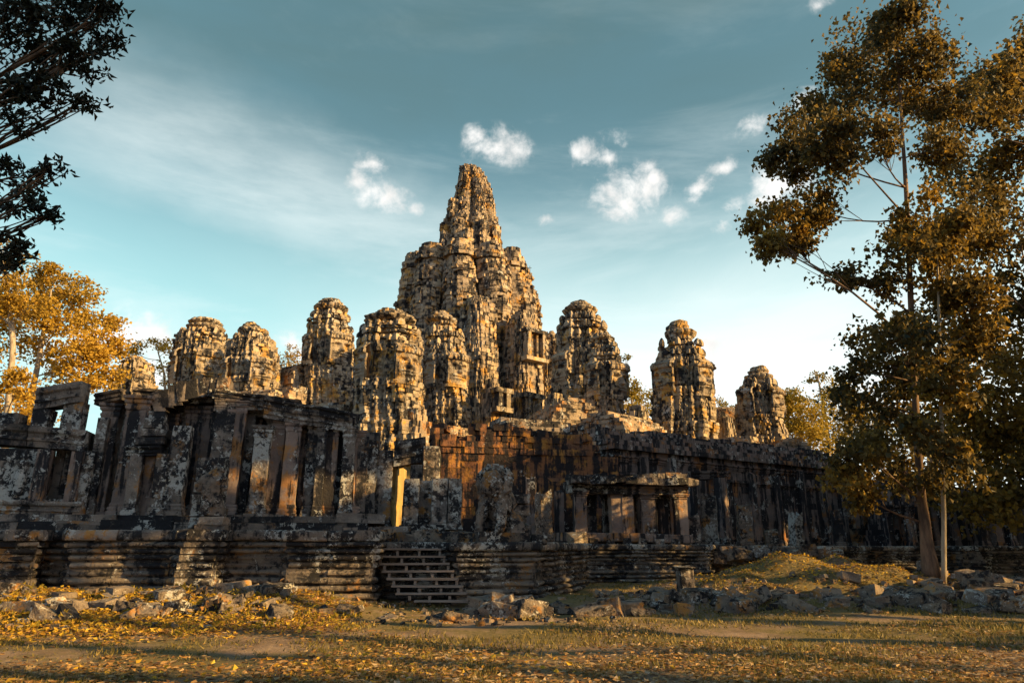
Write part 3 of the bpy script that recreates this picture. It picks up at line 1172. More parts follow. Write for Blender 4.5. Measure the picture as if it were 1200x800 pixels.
    beam(root, P(184, 476, FY(184) + .2), P(262, 470, FY(262) + .2), .4, .8, 'lintel')
    panel(root, (P(180, 600, FY(180))[0], FY(180) + 3.0), (P(262, 600, FY(262))[0], FY(262) + 3.0), fz, Zat(500, FY(220) + 3), .5)
    # --- right colonnade
    for px, w, mt, dY, pt in ((281, .40, 'dark', .25, 486), (300, .50, 'lichen', -.25, 500), (318, .42, 'smooth', .1, 488), (336, .48, 'smooth', .0, 492), (361, .38, 'lichen', .1, 496),
                              (382, .46, 'smooth', .1, 498), (404, .40, 'lichen', -.05, 500), (417, .28, 'smooth', .15, 505), (290, .3, 'smooth', .7, 488), (309, .28, 'lichen', .35, 488), (327, .26, 'dark', .8, 490), (349, .3, 'smooth', .55, 494), (371, .28, 'lichen', -.15, 498), (393, .3, 'dark', .4, 500)):
        pil(px, pt, w, dY, mt, cap=mt != 'dark', base=True)
    ya = FY(256)
    beam(root, P(250, 482, FY(250) - .35), P(312, 480, FY(312) - .35), .42, .8, 'entablature', 'lichen')
    beam(root, P(308, 489, FY(308) - .4), P(412, 506, FY(412) - .3), .46, .8, 'entablature', 'lichen')
    beam(root, P(248, 466, FY(250) - .45), P(352, 480, FY(352) - .4), .30, .9, 'cornice', 'dark')
    beam(root, P(308, 477, FY(308) - .5), P(410, 494, FY(412) - .4), .34, .9, 'cornice', 'lichen')
    panel(root, (P(270, 600, FY(270))[0], FY(270) + 2.4), (P(425, 600, FY(425))[0], FY(425) + 2.2), fz, Zat(505, FY(350) + 2.3), .5)
    mb = MB()
    for q in range(34):
        px = random.uniform(256, 412)
        a = P(px, 466 + (px - 256) * .17 + random.uniform(-3, 3), FY(px) + random.uniform(-.2, .7))
        s_ = random.uniform(.16, .42)
        mb.block((a[0], a[1], a[2] + s_ * .2), (s_ * 1.6, s_ * 1.1, s_ * .75), rot + random.uniform(-.3, .3), random.gauss(0, .1), .04)
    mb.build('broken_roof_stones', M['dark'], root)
    # slabs added behind the entablature to keep the inside dark
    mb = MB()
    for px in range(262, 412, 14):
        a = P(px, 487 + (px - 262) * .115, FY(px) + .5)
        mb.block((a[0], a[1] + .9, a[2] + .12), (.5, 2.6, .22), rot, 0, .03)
    mb.build('shade_slab', M['dark'], root)
    # foot course
    beam(root, (P(-40, 600, FY(-40))[0], FY(-40) - .22, fz - .02), (P(100, 600, FY(100))[0], FY(100) - .22, fz - .02), .42, .6, 'foot_moulding', 'lichen')


left_gallery()


def doorway():
    Y = 23.6
    fz = 2.2
    root = thing('stone_doorway', (P(475, 610, Y)[0], Y, fz), 'roofless stone doorway with a sunlit yellow jamb right of the left gallery', 'doorway')

    def pp(px, pt, w, dY, mat, **k):
        p = P(px, 605, Y + dY)
        return pillar(root, (p[0], Y + dY), fz, Zat(pt, Y + dY), w, R(10), mat, cap=False, nm=k.pop('nm', 'pier'), **k)
    pp(421, 512, .34, -.7, 'dark')
    pp(431, 516, .42, -.4, 'lichen')
    pp(448, 528, .52, .0, 'lichen')
    p0 = P(458, 600, Y + .4)
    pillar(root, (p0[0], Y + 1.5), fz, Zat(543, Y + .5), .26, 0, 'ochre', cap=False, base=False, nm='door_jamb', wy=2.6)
    pp(486, 545, .42, .1, 'lichen', nm='door_jamb')
    pp(503, 524, .58, .0, 'lichen')
    beam(root, P(461, 546, Y - .25), P(498, 541, Y - .15), .85, .9, 'door_lintel', 'dark')
    a, b = P(471, 605, Y - .9), P(537, 605, Y - .7)
    panel(root, (a[0], Y - .9), (b[0], Y - .7), fz - .1, Zat(563, Y - .8), .8, 'low_wall', 'lichen', bl=.7)
    for px, w in ((481, .46), (514, .5), (532, .42)):
        p = P(px, 605, Y - .95)
        pillar(root, (p[0], Y - .95), fz - .1, Zat(561, Y - 1), w, R(10), 'lichen', cap=False, nm='pilaster')
    # back wall seen through the door, sunlight put into its stone colour
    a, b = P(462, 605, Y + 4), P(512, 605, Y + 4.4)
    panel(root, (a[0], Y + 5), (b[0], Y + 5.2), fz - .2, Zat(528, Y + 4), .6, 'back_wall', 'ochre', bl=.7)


doorway()


# ------------------------------------------------------------------ outer gallery wall and portico
def gallery():
    Y1 = 36.0
    zt = Zat(516, Y1 + .6)
    fz = 1.6
    A, B = (P(500, 640, 33.5)[0], 34.5), (P(728, 640, 36.5)[0], 36.5)
    root = thing('laterite_wall', (A[0], A[1], fz), 'tall red-brown laterite wall with a glowing left end behind the lion statue', 'wall')
    panel(root, A, B, fz, zt - .9, 1.2, 'wall', 'laterite', .02, .8, .38)
    top = lambda x: zt + .35 - max(0, (x - P(590, 640, 35.5)[0]) * .11) - 1.1 * max(0, mn.noise(Vector((x * .55, 3, 1)))) - (1.1 if x > P(702, 640, 36.2)[0] else 0)
    panel(root, (A[0] - .05, A[1] - .06), (B[0] + .05, B[1] - .05), zt - .9, zt + .35, 1.25, 'wall_coping', 'laterite', .06, .6, .3, lambda x, y, z: z < top(x), zt - .9)
    mb = MB()
    for q in range(46):
        t = random.random()
        s_ = random.uniform(.2, .55)
        mb.block((A[0] + (B[0] - A[0]) * t, A[1] + (B[1] - A[1]) * t + random.uniform(.1, .9), min(zt + .33, top(A[0] + (B[0] - A[0]) * t)) + s_ * .25), (s_ * 1.5, s_ * 1.1, s_ * .8), random.uniform(-.4, .4), random.gauss(0, .08), .05)
    mb.build('loose_top_stones', M['laterite'], root)
    for px, w_, t_ in ((622, .5, 560), (655, .45, 575), (600, .42, 590)):
        p_ = P(px, 620, 34.6)
        pillar(root, (p_[0], 34.3), fz, Zat(t_, 34.3), w_, R(5), 'wall', cap=False, nm='pilaster', broken=True)
    # --- the long receding wall with its half-vault roof
    C = (P(722, 640, 36.8)[0], 36.8)
    zt2 = Zat(528, 37.5)
    Yd = Yfor(552, zt2)
    Dp = (P(990, 552, Yd)[0], Yd)
    root = thing('gallery_wall', (C[0], C[1], fz), 'long soot-black gallery wall running back to the right behind the portico', 'wall')
    d = np.array(Dp) - np.array(C)
    L = np.linalg.norm(d)
    d /= L
    nr = np.array([d[1], -d[0]])
    panel(root, C, Dp, fz, zt2, 1.0, 'wall', 'wall', .018, .9, .40)
    mb = MB()
    for k in range(6):
        o = (.28, .14, -.1, -.45, -.95, -1.6)[k]
        a, b = np.array(C) + nr * o - d * .2, np.array(Dp) + nr * o
        poly = [tuple(a), tuple(b), tuple(b - nr * 1.1), tuple(a - nr * 1.1)]
        z0 = zt2 + k * .27
        masonry(mb, lambda z: poly, [z0, z0 + .27], .75, .05, .5, .03, .2, .12, (lambda x, y, z: random.random() > (.06 if k < 4 else .3) and k < 5.6 - 7 * max(0, mn.noise(Vector((x * .35, y * .35, 7))))), .96 if k < 3 else 0)
    mb.build('corbelled_roof', M['wall'], root)
    for t in (.10, .2, .31, .4, .52, .63, .75, .86, .95):
        c = np.array(C) + d * L * t + nr * .1
        pillar(root, tuple(c), fz, zt2 - random.uniform(.0, 1.6), .55, math.atan2(d[1], d[0]), 'wall', cap=False, base=True, nm='pilaster', wy=.3, broken=True)
    for zq, hq, oq, nm_ in ((zt2 - .62, .34, .06, 'cornice'), (zt2 - 1.5, .22, .03, 'string_course'), (fz, .55, .10, 'foot_moulding')):
        a_, b_ = np.array(C) + nr * oq, np.array(Dp) + nr * oq
        beam(root, (a_[0], a_[1], zq), (b_[0], b_[1], zq), hq, .3, nm_, 'wall')
    # blind doorway in it
    c = np.array(C) + d * L * .26 + nr * .12
    px_l, px_r = 815, 852
    Yw = 38.5
    for px in (814, 848):
        c = P(px, 610, 37.6)
        pillar(root, (c[0], 37.6), fz, Zat(560, 37.6), .5, R(38), 'wall', cap=False, nm='door_jamb')
    beam(root, P(810, 561, 37.4), P(856, 561, 37.9), .42, .7, 'door_lintel', 'wall')
    # --- far right gallery with pillars behind the trees
    E, Fp = Dp, (P(1260, 640, Yd + 3)[0], Yd + 3)
    root = thing('pillared_gallery', (P(1100, 640, Yd)[0], Yd, fz), 'low pillared gallery in deep shade behind the two right tree trunks', 'temple gallery')
    panel(root, (E[0] - .3, E[1] + 2.2), (Fp[0], Fp[1] + 2.2), fz, Zat(565, Yd), .8, 'back_wall', 'wall', .02, 1, .42)
    e, f = np.array(E), np.array(Fp)
    dd = (f - e) / np.linalg.norm(f - e)
    for k, t in enumerate(np.linspace(.02, .98, 15)):
        if 5 < k < 8:
            continue
        c = e + (f - e) * t
        pillar(root, tuple(c), fz, Zat(590 - (k % 3) * 3, Yd), .62, math.atan2(dd[1], dd[0]), 'wall' if k % 3 else 'smooth', cap=True)
    za = Zat(588, Yd)
    beam(root, (E[0], E[1], za), (e[0] + (f - e)[0] * .36, e[1] + (f - e)[1] * .36, za), .7, .8, 'entablature', 'wall')
    beam(root, (e[0] + (f - e)[0] * .5, e[1] + (f - e)[1] * .5, za), (Fp[0], Fp[1], za), .7, .8, 'entablature', 'wall')
    # stepped pavilion in the middle of it
    Yp = Yd - 2.0
    tab = sil_table([(640, 1016, 1088), (600, 1022, 1082), (575, 1026, 1078), (560, 1036, 1068), (545, 1042, 1062)], Yp)
    root = thing('entrance_pavilion', (tab[0][1], Yp, fz), 'small stepped entrance pavilion in shade left of the leaning tree trunk', 'pavilion')
    sq = rot_norm(cross_plan(REDENT), R(30))
    mb = MB()
    zz = np.linspace(tab[0][0], tab[-1][0], 16)
    masonry(mb, lambda z: [(interp(tab, z)[0] + x * interp(tab, z)[1], Yp + y * interp(tab, z)[1]) for x, y in sq], list(zz), .6, .04, .6, .03, .1, .15, None, .94)
    mb.build('pavilion_body', M['wall'], root)
    for px in (1040, 1066):
        p = P(px, 640, Yp - 2)
        pillar(root, (p[0], Yp - 2.4), fz, Zat(600, Yp - 2.4), .45, R(20), 'wall', nm='door_jamb')
    beam(root, P(1034, 601, Yp - 2.5), P(1072, 601, Yp - 2.5), .5, .8, 'door_lintel', 'wall')


gallery()


def portico():
    Y = 31.0
    root = thing('portico', (P(735, 630, Y)[0], Y, 1.65), 'small flat-roofed stone portico with square sunlit pillars before the black wall', 'portico')
    fz = Zat(626, Y)

    def fy(px):
        return 30.2 + (px - 672) / 130 * 1.3
    for px, w, dY, mt in ((680, .52, 0, 'smooth'), (692, .5, 1.6, 'lichen'), (714, .5, 2.0, 'dark'), (722, .52, .2, 'smooth'), (735, .52, .1, 'smooth'), (759, .72, 0, 'smooth'), (777, .5, .8, 'smooth'), (797, .6, 0, 'smooth'), (786, .45, 2.2, 'dark')):
        Yp = fy(px) + dY
        p = P(px, 620, Yp)
        pillar(root, (p[0], Yp), fz, Zat(575, fy(px)) if px < 750 else Zat(579, fy(px)), w, R(8), mt, cap=True, base=False)
    beam(root, P(670, 576, fy(670) - .3), P(736, 579, fy(736) - .3), .34, .8, 'architrave', 'lichen')
    beam(root, P(736, 579, fy(736) - .3), P(806, 579, fy(806) - .3), .34, .8, 'architrave', 'smooth')
    mb = MB()
    for i, px in enumerate(range(668, 806, 12)):
        a = P(px + 6, 567 + 2 * (px > 740), fy(px))
        for dY in (-.35, .6, 1.6, 2.4):
            mb.block((a[0], fy(px) + dY, a[2] + .12 + random.gauss(0, .03)), (.5, .98, .3), R(8), 0, .04)
    for k in range(26):
        px = random.uniform(672, 800)
        a = P(px, 562, fy(px))
        mb.block((a[0], fy(px) + random.uniform(-.3, 2.2), a[2] + .12), (random.uniform(.3, .8), random.uniform(.4, .7), random.uniform(.15, .3)), random.uniform(-.3, .3), 0, .05)
    mb.roughen(.04, 2)
    mb.build('flat_roof', M['dark'], root)
    panel(root, (P(742, 620, 33)[0], 33.6), (P(756, 620, 33)[0], 33.7), fz, Zat(575, 33), .5, 'door_blocking', 'wall', .04, .45, .35)
    beam(root, P(672, 633, fy(672) - .45), P(812, 637, fy(812) - .45), .36, 4.5, 'floor_slab', 'smooth', False)
    for i in range(14):
        px = 676 + i * 9.6
        p = P(px, 637, fy(px) - .5)
        mb = MB()
        mb.block((p[0], p[1] + .2, 1.68 + .1), (.36, .5, .30), R(8), 0, .05)
        mb.roughen(.04, 3)
        if i % 2 == 0:
            mb.build('supporting_block', M['rock'], root)


portico()


# ------------------------------------------------------------------ towers
T_ = face_tower
T_('small distant face tower, leftmost of all, half hidden behind a lintel', [(480, 131, 184), (447, 137, 181), (432, 142, 177), (424, 148, 170), (418, 151, 167)], 76, zround=428, faces=((165, 466, 442, 20, 1),))
T_('squat face tower with a wide flat cap, second from the left', [(470, 201, 263), (447, 203, 263), (420, 206, 265), (405, 209, 266), (394, 214, 266), (388, 222, 262), (386, 222, 260), (380, 221, 261), (375, 225, 257)], 64, zround=388, faces=((245, 455, 415, 30, 1), (215, 455, 415, 26, -1)))
T_('face tower with a small stepped cap and a clear smiling face low on it', [(470, 261, 329), (445, 262, 328), (430, 264, 327), (410, 268, 323), (397, 275, 318), (392, 282, 312), (386, 281, 313), (384, 288, 302), (377, 288, 300)], 58, zround=393, faces=((307, 457, 425, 30, 1), (275, 457, 425, 24, -1)))
T_('slender tall face tower with a rounded cap left of the bright corner tower', [(480, 356, 421), (425, 357, 417), (400, 358, 414), (380, 363, 411), (368, 367, 407), (362, 372, 404), (356, 372, 403), (351, 379, 399)], 60, zround=366, faces=((400, 432, 396, 30, 1), (368, 432, 396, 24, -1)))
T_('large bright face tower at the corner, its base spreading to the right', [(545, 405, 516), (520, 409, 514), (492, 412, 506), (475, 413, 500), (450, 416, 498), (430, 418, 497), (400, 421, 494), (385, 426, 489), (374, 433, 481), (369, 441, 477), (364, 445, 473)], 47, zround=380, faces=((484, 457, 412, 36, 1), (430, 457, 412, 30, -1)), crown_from=408)
T_('narrow face tower close before the central tower, left of its middle', [(520, 500, 556), (470, 502, 552), (440, 499, 547), (410, 499, 545), (387, 498, 540), (376, 500, 533), (370, 505, 528), (366, 507, 525)], 56, zround=380, faces=((530, 458, 418, 32, 1), (505, 458, 418, 24, -1)))
T_('broad face tower with a small tiered top, right of the central tower', [(525, 632, 738), (500, 636, 735), (470, 640, 731), (445, 644, 728), (420, 647, 724), (400, 651, 715), (385, 654, 706), (372, 658, 701), (364, 663, 696), (360, 666, 693), (354, 669, 689)], 60, zround=368, faces=((680, 462, 420, 30, 1), (650, 462, 420, 26, -1)))
T_('lower face tower fused to the right flank of the broad tower, face turned right', [(525, 680, 744), (475, 684, 733), (430, 688, 730), (408, 690, 724), (398, 694, 719), (391, 698, 713)], 54, zround=400, faces=((718, 472, 428, 32, 1), (690, 472, 428, 24, -1)))
T_('tall tapering face tower with a loose slab on top, second from the right', [(540, 752, 845), (512, 757, 841), (485, 760, 838), (460, 762, 834), (440, 765, 831), (420, 770, 825), (405, 775, 820), (398, 781, 815), (391, 779, 816), (386, 781, 806), (377, 786, 806)], 53, zround=397, faces=((820, 470, 428, 32, 1), (772, 470, 428, 32, -1)))
T_('smaller face tower with a spread foot, rightmost, beside golden trees', [(545, 856, 930), (517, 859, 924), (494, 860, 915), (474, 862, 914), (453, 870, 909), (445, 875, 903), (440, 874, 904), (435, 874, 903), (430, 880, 897)], 60, zround=446, faces=((902, 492, 458, 28, 1), (868, 492, 458, 22, -1)))
T_('thin weathered tower peeping out behind the right shoulder of the central tower', [(500, 630, 662), (440, 634, 658), (405, 637, 655), (392, 640, 652), (388, 643, 649)], 74, zround=398)


def central():
    Y = 78.0
    sil = [(520, 452, 646), (460, 455, 640), (400, 459, 637), (370, 462, 635), (345, 466, 630), (328, 472, 622), (318, 480, 612), (312, 494, 602)]
    tab = sil_table(sil, Y)
    root = thing('central_tower', (tab[0][1], Y, tab[0][0]), 'huge central sanctuary tower with a ribbed drum and a tall golden spire', 'tower')
    pl = circle_plan(88, 11, .30, R(-90 - 3), .38)

    def ring(z):
        cx, hw = interp(tab, z)
        return [(cx + x * hw, Y + y * hw) for x, y in pl]
    mb = MB()
    n = int((tab[-1][0] - tab[0][0]) / .36)
    masonry(mb, ring, list(np.linspace(tab[0][0], tab[-1][0], n)), .62, .07, 1.1, .06, .18, .28, None, .84, None, .01, .28)
    mb.build('drum', M['central'], root)
    # ring of chapels crowning the drum: small tiered heads on each lobe
    mb = MB()
    zt = Zat(322, Y)
    for k in range(11):
        a = R(-90 - 3) + 2 * math.pi * k / 11
        cx, hw = interp(tab, zt)
        c = (cx + math.cos(a) * hw * .86, Y + math.sin(a) * hw * .86)
        hh = random.uniform(1.1, 2.0)
        pc = circle_plan(12)
        masonry(mb, lambda z: [(c[0] + x * (1.75 - .55 * (z - zt) / 1.5), c[1] + y * (1.75 - .55 * (z - zt) / 1.5)) for x, y in pc], list(np.linspace(zt - .6, zt + hh, 6)), .7, .1, .5, .05, .2, .2, None, .9)
    mb.build('chapel_heads', M['central'], root)
    # window storey
    mb = MB()
    z0, z1 = Zat(316, Y), Zat(298, Y)
    cx = P(551, 305, Y)[0]
    hw = 39 * Y / 800
    pc = circle_plan(24)
    masonry(mb, lambda z: [(cx + x * hw * .84, Y + y * hw * .84) for x, y in pc], list(np.linspace(z0 - .4, z1, 5)), .8, .08, .5, .05, .1, .2, None, .95)
    for k in range(18):
        a = 2 * math.pi * k / 18 + .1
        hq = z1 - z0
        mb.block((cx + math.cos(a) * hw * .95, Y + math.sin(a) * hw * .95, z0 + hq * .45), (.7, .75 + .4 * (k % 2), hq), a + math.pi / 2, 0, .06)
    masonry(mb, lambda z: [(cx + x * hw * 1.04, Y + y * hw * 1.04) for x, y in pc], [z1 - .1, z1 + .35, z1 + .7], .7, .1, .6, .06, .2, .2, None, .95)
    mb.build('window_storey', M['central'], root)
    # spire
    sil2 = [(300, 511, 591), (285, 511, 590), (270, 512, 588), (262, 520, 587), (250, 524, 584), (235, 528, 581), (222, 531, 577), (212, 534, 573), (205, 536, 569), (200, 537, 566), (196, 541, 556)]
    t2 = sil_table(sil2, Y)
    pl2 = circle_plan(80, 8, .34, R(-90 + 24), .5)

    def ring2(z):
        cx, hw = interp(t2, z)
        f = (z - t2[0][0]) / (t2[-1][0] - t2[0][0])
        hw *= (.93 - .06 * f) * (1.0 + .015 * math.sin(f * 26))
        return [(cx + x * hw, Y + y * hw) for x, y in pl2]
    mb = MB()
    n = int((t2[-1][0] - t2[0][0]) / .34)
    masonry(mb, ring2, list(np.linspace(t2[0][0], t2[-1][0], n)), .5, .055, .9, .05, .16, .26, None, .84, None, .01, .26)
    # lumps: ruined turrets clinging to the spire
    for px, py, w, h, dy in ((531, 245, 13, 26, -2.6), (548, 283, 16, 30, -3.8), (566, 274, 15, 34, -3.6), (521, 285, 12, 30, -3.0), (560, 213, 12, 18, -1.2), (545, 211, 13, 20, -1.4), (580, 283, 14, 40, -2.6), (536, 290, 12, 22, -3.8)):
        c = P(px, py, Y + dy)
        r = w * Y / 1600
        hh = h * Y / 800
        pc = rot_norm(cross_plan(SQUARE), R(40))
        masonry(mb, lambda z: [(c[0] + x * r * (1.05 - .4 * max(0, (z - c[2]) / hh)), c[1] + y * r * (1.05 - .4 * max(0, (z - c[2]) / hh))) for x, y in pc], list(np.linspace(c[2] - hh / 2, c[2] + hh / 2, max(4, int(hh / .36)))), .6, .07, .5, .05, .2, .2, None, .9)
    mb.build('spire', M['central'], root)
    # railing on the right shoulder
    z = Zat(317, Y)
    rr = thing('metal_railing', P(618, 318, Y - 3), 'thin metal railing on the right shoulder of the central tower', 'railing')
    for k in range(4):
        mb = MB()
        p = P(609 + k * 4, 320, Y - 3)
        mb.tube([p, p + np.array([0, 0, 1.2 if k < 3 else .9])], [.035, .035], 5)
        mb.build('post', M['metal'], rr)
    mb = MB()
    a, b = P(608, 314, Y - 3), P(623, 314, Y - 3)
    mb.tube([a, b], [.03, .03], 5)
    mb.build('rail', M['metal'], rr)


central()


def block_tower(label, sil, Y, rot, window=None, name='chapel_tower', mat='central'):
    tab = sil_table(sil, Y)
    sq = rot_norm(cross_plan(SQUARE), rot)
    root = thing(name, (tab[0][1], Y, tab[0][0]), label, 'tower', 'chapels round the central tower')
    mb = MB()
    n = int((tab[-1][0] - tab[0][0]) / .38)
    masonry(mb, lambda z: [(interp(tab, z)[0] + x * interp(tab, z)[1], Y + y * interp(tab, z)[1]) for x, y in sq], list(np.linspace(tab[0][0], tab[-1][0], n)), .55, .06, .8, .04, .15, .22, None, .88, None, .02, .4)
    mb.build('chapel_body', M[mat], root)
    for w in window or ():
        px, pyb, pyt, wpx = w
        phi = rot - math.pi / 2
        zb, ztp = Zat(pyb, Y), Zat(pyt, Y)
        cx, hw = interp(tab, (zb + ztp) / 2)
        m = max(abs(x * math.cos(rot) - y * math.sin(rot)) for x, y in cross_plan(SQUARE))
        s = hw / m
        nrm = np.array([math.cos(phi), math.sin(phi), 0])
        rg = np.array([-math.sin(phi), math.cos(phi), 0])
        c = np.array([cx, Y, (zb + ztp) / 2]) + nrm * s * 1.0
        W, Hh = wpx * Y / 800, ztp - zb
        f = MB()
        for sx in (-1, 1):
            q = c + rg * sx * W / 2 + nrm * .35
            f.block(q, (.45, .8, Hh), phi + math.pi / 2, 0, .03)
        for sz in (-1, 1):
            q = c + np.array([0, 0, sz * (Hh / 2 + .2)]) + nrm * .35
            f.block(q, (W + .9, .9, .4), phi + math.pi / 2, 0, .03)
        fr = f.build('window_frame', M['tower'], root)
        for sx in (-.18, .18):
            f = MB()
            q = c + rg * sx * W + nrm * .3
            f.tube([q - np.array([0, 0, Hh / 2]), q + np.array([0, 0, Hh / 2])], [.14, .14], 8)
            f.build('baluster', M['tower'], fr)
    return root


block_tower('square chapel with a barred window on the right front of the central tower', [(500, 586, 640), (440, 588, 637), (400, 590, 633), (385, 592, 631), (372, 598, 626), (366, 604, 620)], 69, R(40), ((612, 424, 396, 24),))
block_tower('stubby chapel projecting from the middle front of the central tower', [(500, 534, 588), (440, 536, 586), (380, 538, 584), (360, 540, 580), (350, 548, 572)], 68, R(40))
block_tower('chapel flank rising behind the bright corner tower at the drum', [(500, 465, 520), (420, 468, 515), (398, 472, 508), (388, 480, 500)], 70, R(35))
block_tower('low broken gate turret with a dark niche below the central chapels', [(510, 562, 594), (480, 564, 592), (462, 566, 590), (452, 570, 586), (444, 575, 581)], 55, R(40), ((585, 480, 464, 12),))
block_tower('bright stepped stone foot at the right front of the corner face tower', [(548, 462, 524), (524, 464, 518), (523, 466, 515), (508, 466, 513), (506, 468, 509), (494, 469, 507), (492, 471, 502), (480, 472, 500)], 45.5, R(40), None, 'stepped_foot', 'ruin')
block_tower('low dark porch with two small posts at the foot of the window chapel', [(510, 588, 634), (485, 590, 630), (470, 592, 628), (462, 600, 620)], 58, R(40), ((612, 492, 470, 16),))


block_tower('broken turret of dark stacked stone at the foot of the broad tower', [(512, 632, 672), (488, 634, 668), (472, 638, 664), (462, 643, 658)], 51, R(40), None, 'ruined_turret', 'tower')
block_tower('small ruined turret between the broad tower and the tapering tower', [(520, 728, 768), (498, 731, 764), (484, 735, 760), (476, 741, 755)], 51, R(38), None, 'ruined_turret', 'tower')
block_tower('low ruined turret in front of the lower right face tower', [(520, 686, 722), (500, 689, 719), (488, 694, 715)], 48, R(42), None, 'ruined_turret', 'tower')
block_tower('ruined turret stump just right of the tapering tower', [(530, 834, 866), (506, 836, 863), (490, 840, 858)], 55, R(40), None, 'ruined_turret', 'tower')


# ------------------------------------------------------------------ upper terrace ruins
def vault(label, pxa, pya, Ya, pxb, pyb, Yb, wid, rise, zb, mat='ruin', name='vaulted_gallery'):
    """gallery fragment: walls and a corbelled vault between two points along its ridge (px,py of the ridge ends)"""
    a, b = P(pxa, pya, Ya), P(pxb, pyb, Yb)
    p, q = a[:2], b[:2]
    d = (q - p) / np.linalg.norm(q - p)
    n = np.array([d[1], -d[0]])
    zr = (a[2] + b[2]) / 2
    root = thing(name, ((p[0] + q[0]) / 2, (p[1] + q[1]) / 2, zb), label, 'temple gallery', 'vaulted gallery fragments on the upper terrace')
    w2 = wid / 2

    def rect(h):
        return [tuple(p + n * h), tuple(q + n * h), tuple(q - n * h), tuple(p - n * h)]
    zs0 = zr - rise
    mb = MB()
    k = max(2, int((zs0 - zb) / .38))
    masonry(mb, lambda z: rect(w2), list(np.linspace(zb, zs0, k)), .7, .06, .6, .04, .15, .2, None, .96, None, .03)
    mb.build('wall', M[mat], root)
    mb = MB()
    k = max(4, int(rise / .26))
    for i in range(k):
        f = (i + .5) / k
        h = w2 * 1.06 * math.sqrt(max(.02, 1 - f ** 2.0))
        z0 = zs0 + rise * i / k
        masonry(mb, lambda z: rect(h), [z0, z0 + rise / k], .8, .04, min(.5, h * .8), .03, .1, .12, None, .95, None, .02)
    mb.build('corbelled_roof', M[mat], root)
    return root


vault('grey vaulted roof fragment with a sunlit gable end above the laterite wall', 580, 497, 40.5, 648, 491, 42, 4.2, 1.7, 5, 'dark')
vault('low lit gallery stump between the bright corner tower and the narrow tower', 505, 505, 46, 560, 500, 49, 4, 1.6, 5)
vault('reddish sloping roof ruin at the foot of the broad tower', 640, 478, 54, 676, 470, 49, 4, 2.4, 5)
vault('bright broken gable under the lower right face tower', 700, 492, 47, 752, 486, 51, 4.5, 2.0, 5)
vault('tumbled lit roof between the lower face tower and the tapering tower', 738, 502, 50, 775, 492, 54, 4, 2.2, 5)
vault('sunlit sloping roof right of the tapering tower foot', 836, 508, 52, 884, 520, 50, 4, 2.0, 5)
vault('rounded end vault with a dark opening at the right end of the upper terrace', 905, 516, 52, 932, 517, 49, 3.2, 2.4, 5)
vault('dark shoulder block left of the slender tower', 336, 432, 62, 364, 430, 60, 3.5, 1.2, 8)
vault('broken wall under the slender tower behind the left gallery', 345, 474, 50, 418, 478, 48, 4, 1.5, 4)
vault('lit low wall between the two left face towers and the slender tower', 320, 456, 60, 360, 458, 58, 4, 1.2, 5)
vault('small far gallery block behind the tapering tower', 836, 480, 66, 866, 478, 66, 4, 1.4, 6)
vault('lit wall foot left of the slender tower behind the dark vault', 205, 462, 58, 330, 462, 56, 4, 1.0, 4)


def terrace():
    """the second terrace that carries the towers"""
    mb = MB()
    poly = [(-45, 50), (-12, 44), (2, 43), (24, 48), (33, 56), (33, 105), (-45, 105)]
    masonry(mb, lambda z: poly, list(np.linspace(.2, 6.2, 15)), 1.2, .06, .6, .03, .1, .15)
    o = mb.build('upper_terrace', M['ruin'])
    tag(o, 'raised stone terrace behind the outer galleries carrying all the face towers', 'terrace')


terrace()


# ------------------------------------------------------------------ statues and stumps
def skin_body(name, verts, edges, radii, mat, parent=None, sub=2, noise_amp=.05, loc=(0, 0, 0), rot=0):
    me = bpy.data.meshes.new(name)
    ca, sa = math.cos(rot), math.sin(rot)
    vs = [(x * ca - y * sa, x * sa + y * ca, z) for x, y, z in verts]
    me.from_pydata(vs, edges, [])
    o = bpy.data.objects.new(name, me)
    COL.objects.link(o)
    sk = o.modifiers.new('skin', 'SKIN')
    for i, r in enumerate(radii):
        r = (r, r) if not isinstance(r, tuple) else r
        me.skin_vertices[0].data[i].radius = r
    me.skin_vertices[0].data[0].use_root = True
    ss = o.modifiers.new('sub', 'SUBSURF')
    ss.levels = ss.render_levels = sub
    dg = bpy.context.evaluated_depsgraph_get()
    me2 = bpy.data.meshes.new_from_object(o.evaluated_get(dg))
    for v in me2.vertices:
        q = Vector(v.co) * 5
        v.co += mn.noise_vector(q) * noise_amp + mn.noise_vector(q * 3) * noise_amp * .4
    o.modifiers.clear()
    o.data = me2
    me2.materials.clear()
    me2.materials.append(mat)
    a = me2.attributes.new('tint', 'FLOAT', 'FACE')
    a.data.foreach_set('value', np.full(len(me2.polygons), .5, np.float32))
    o.name = name
    if parent:
        o.parent = parent
    else:
        o.location = loc
    return o


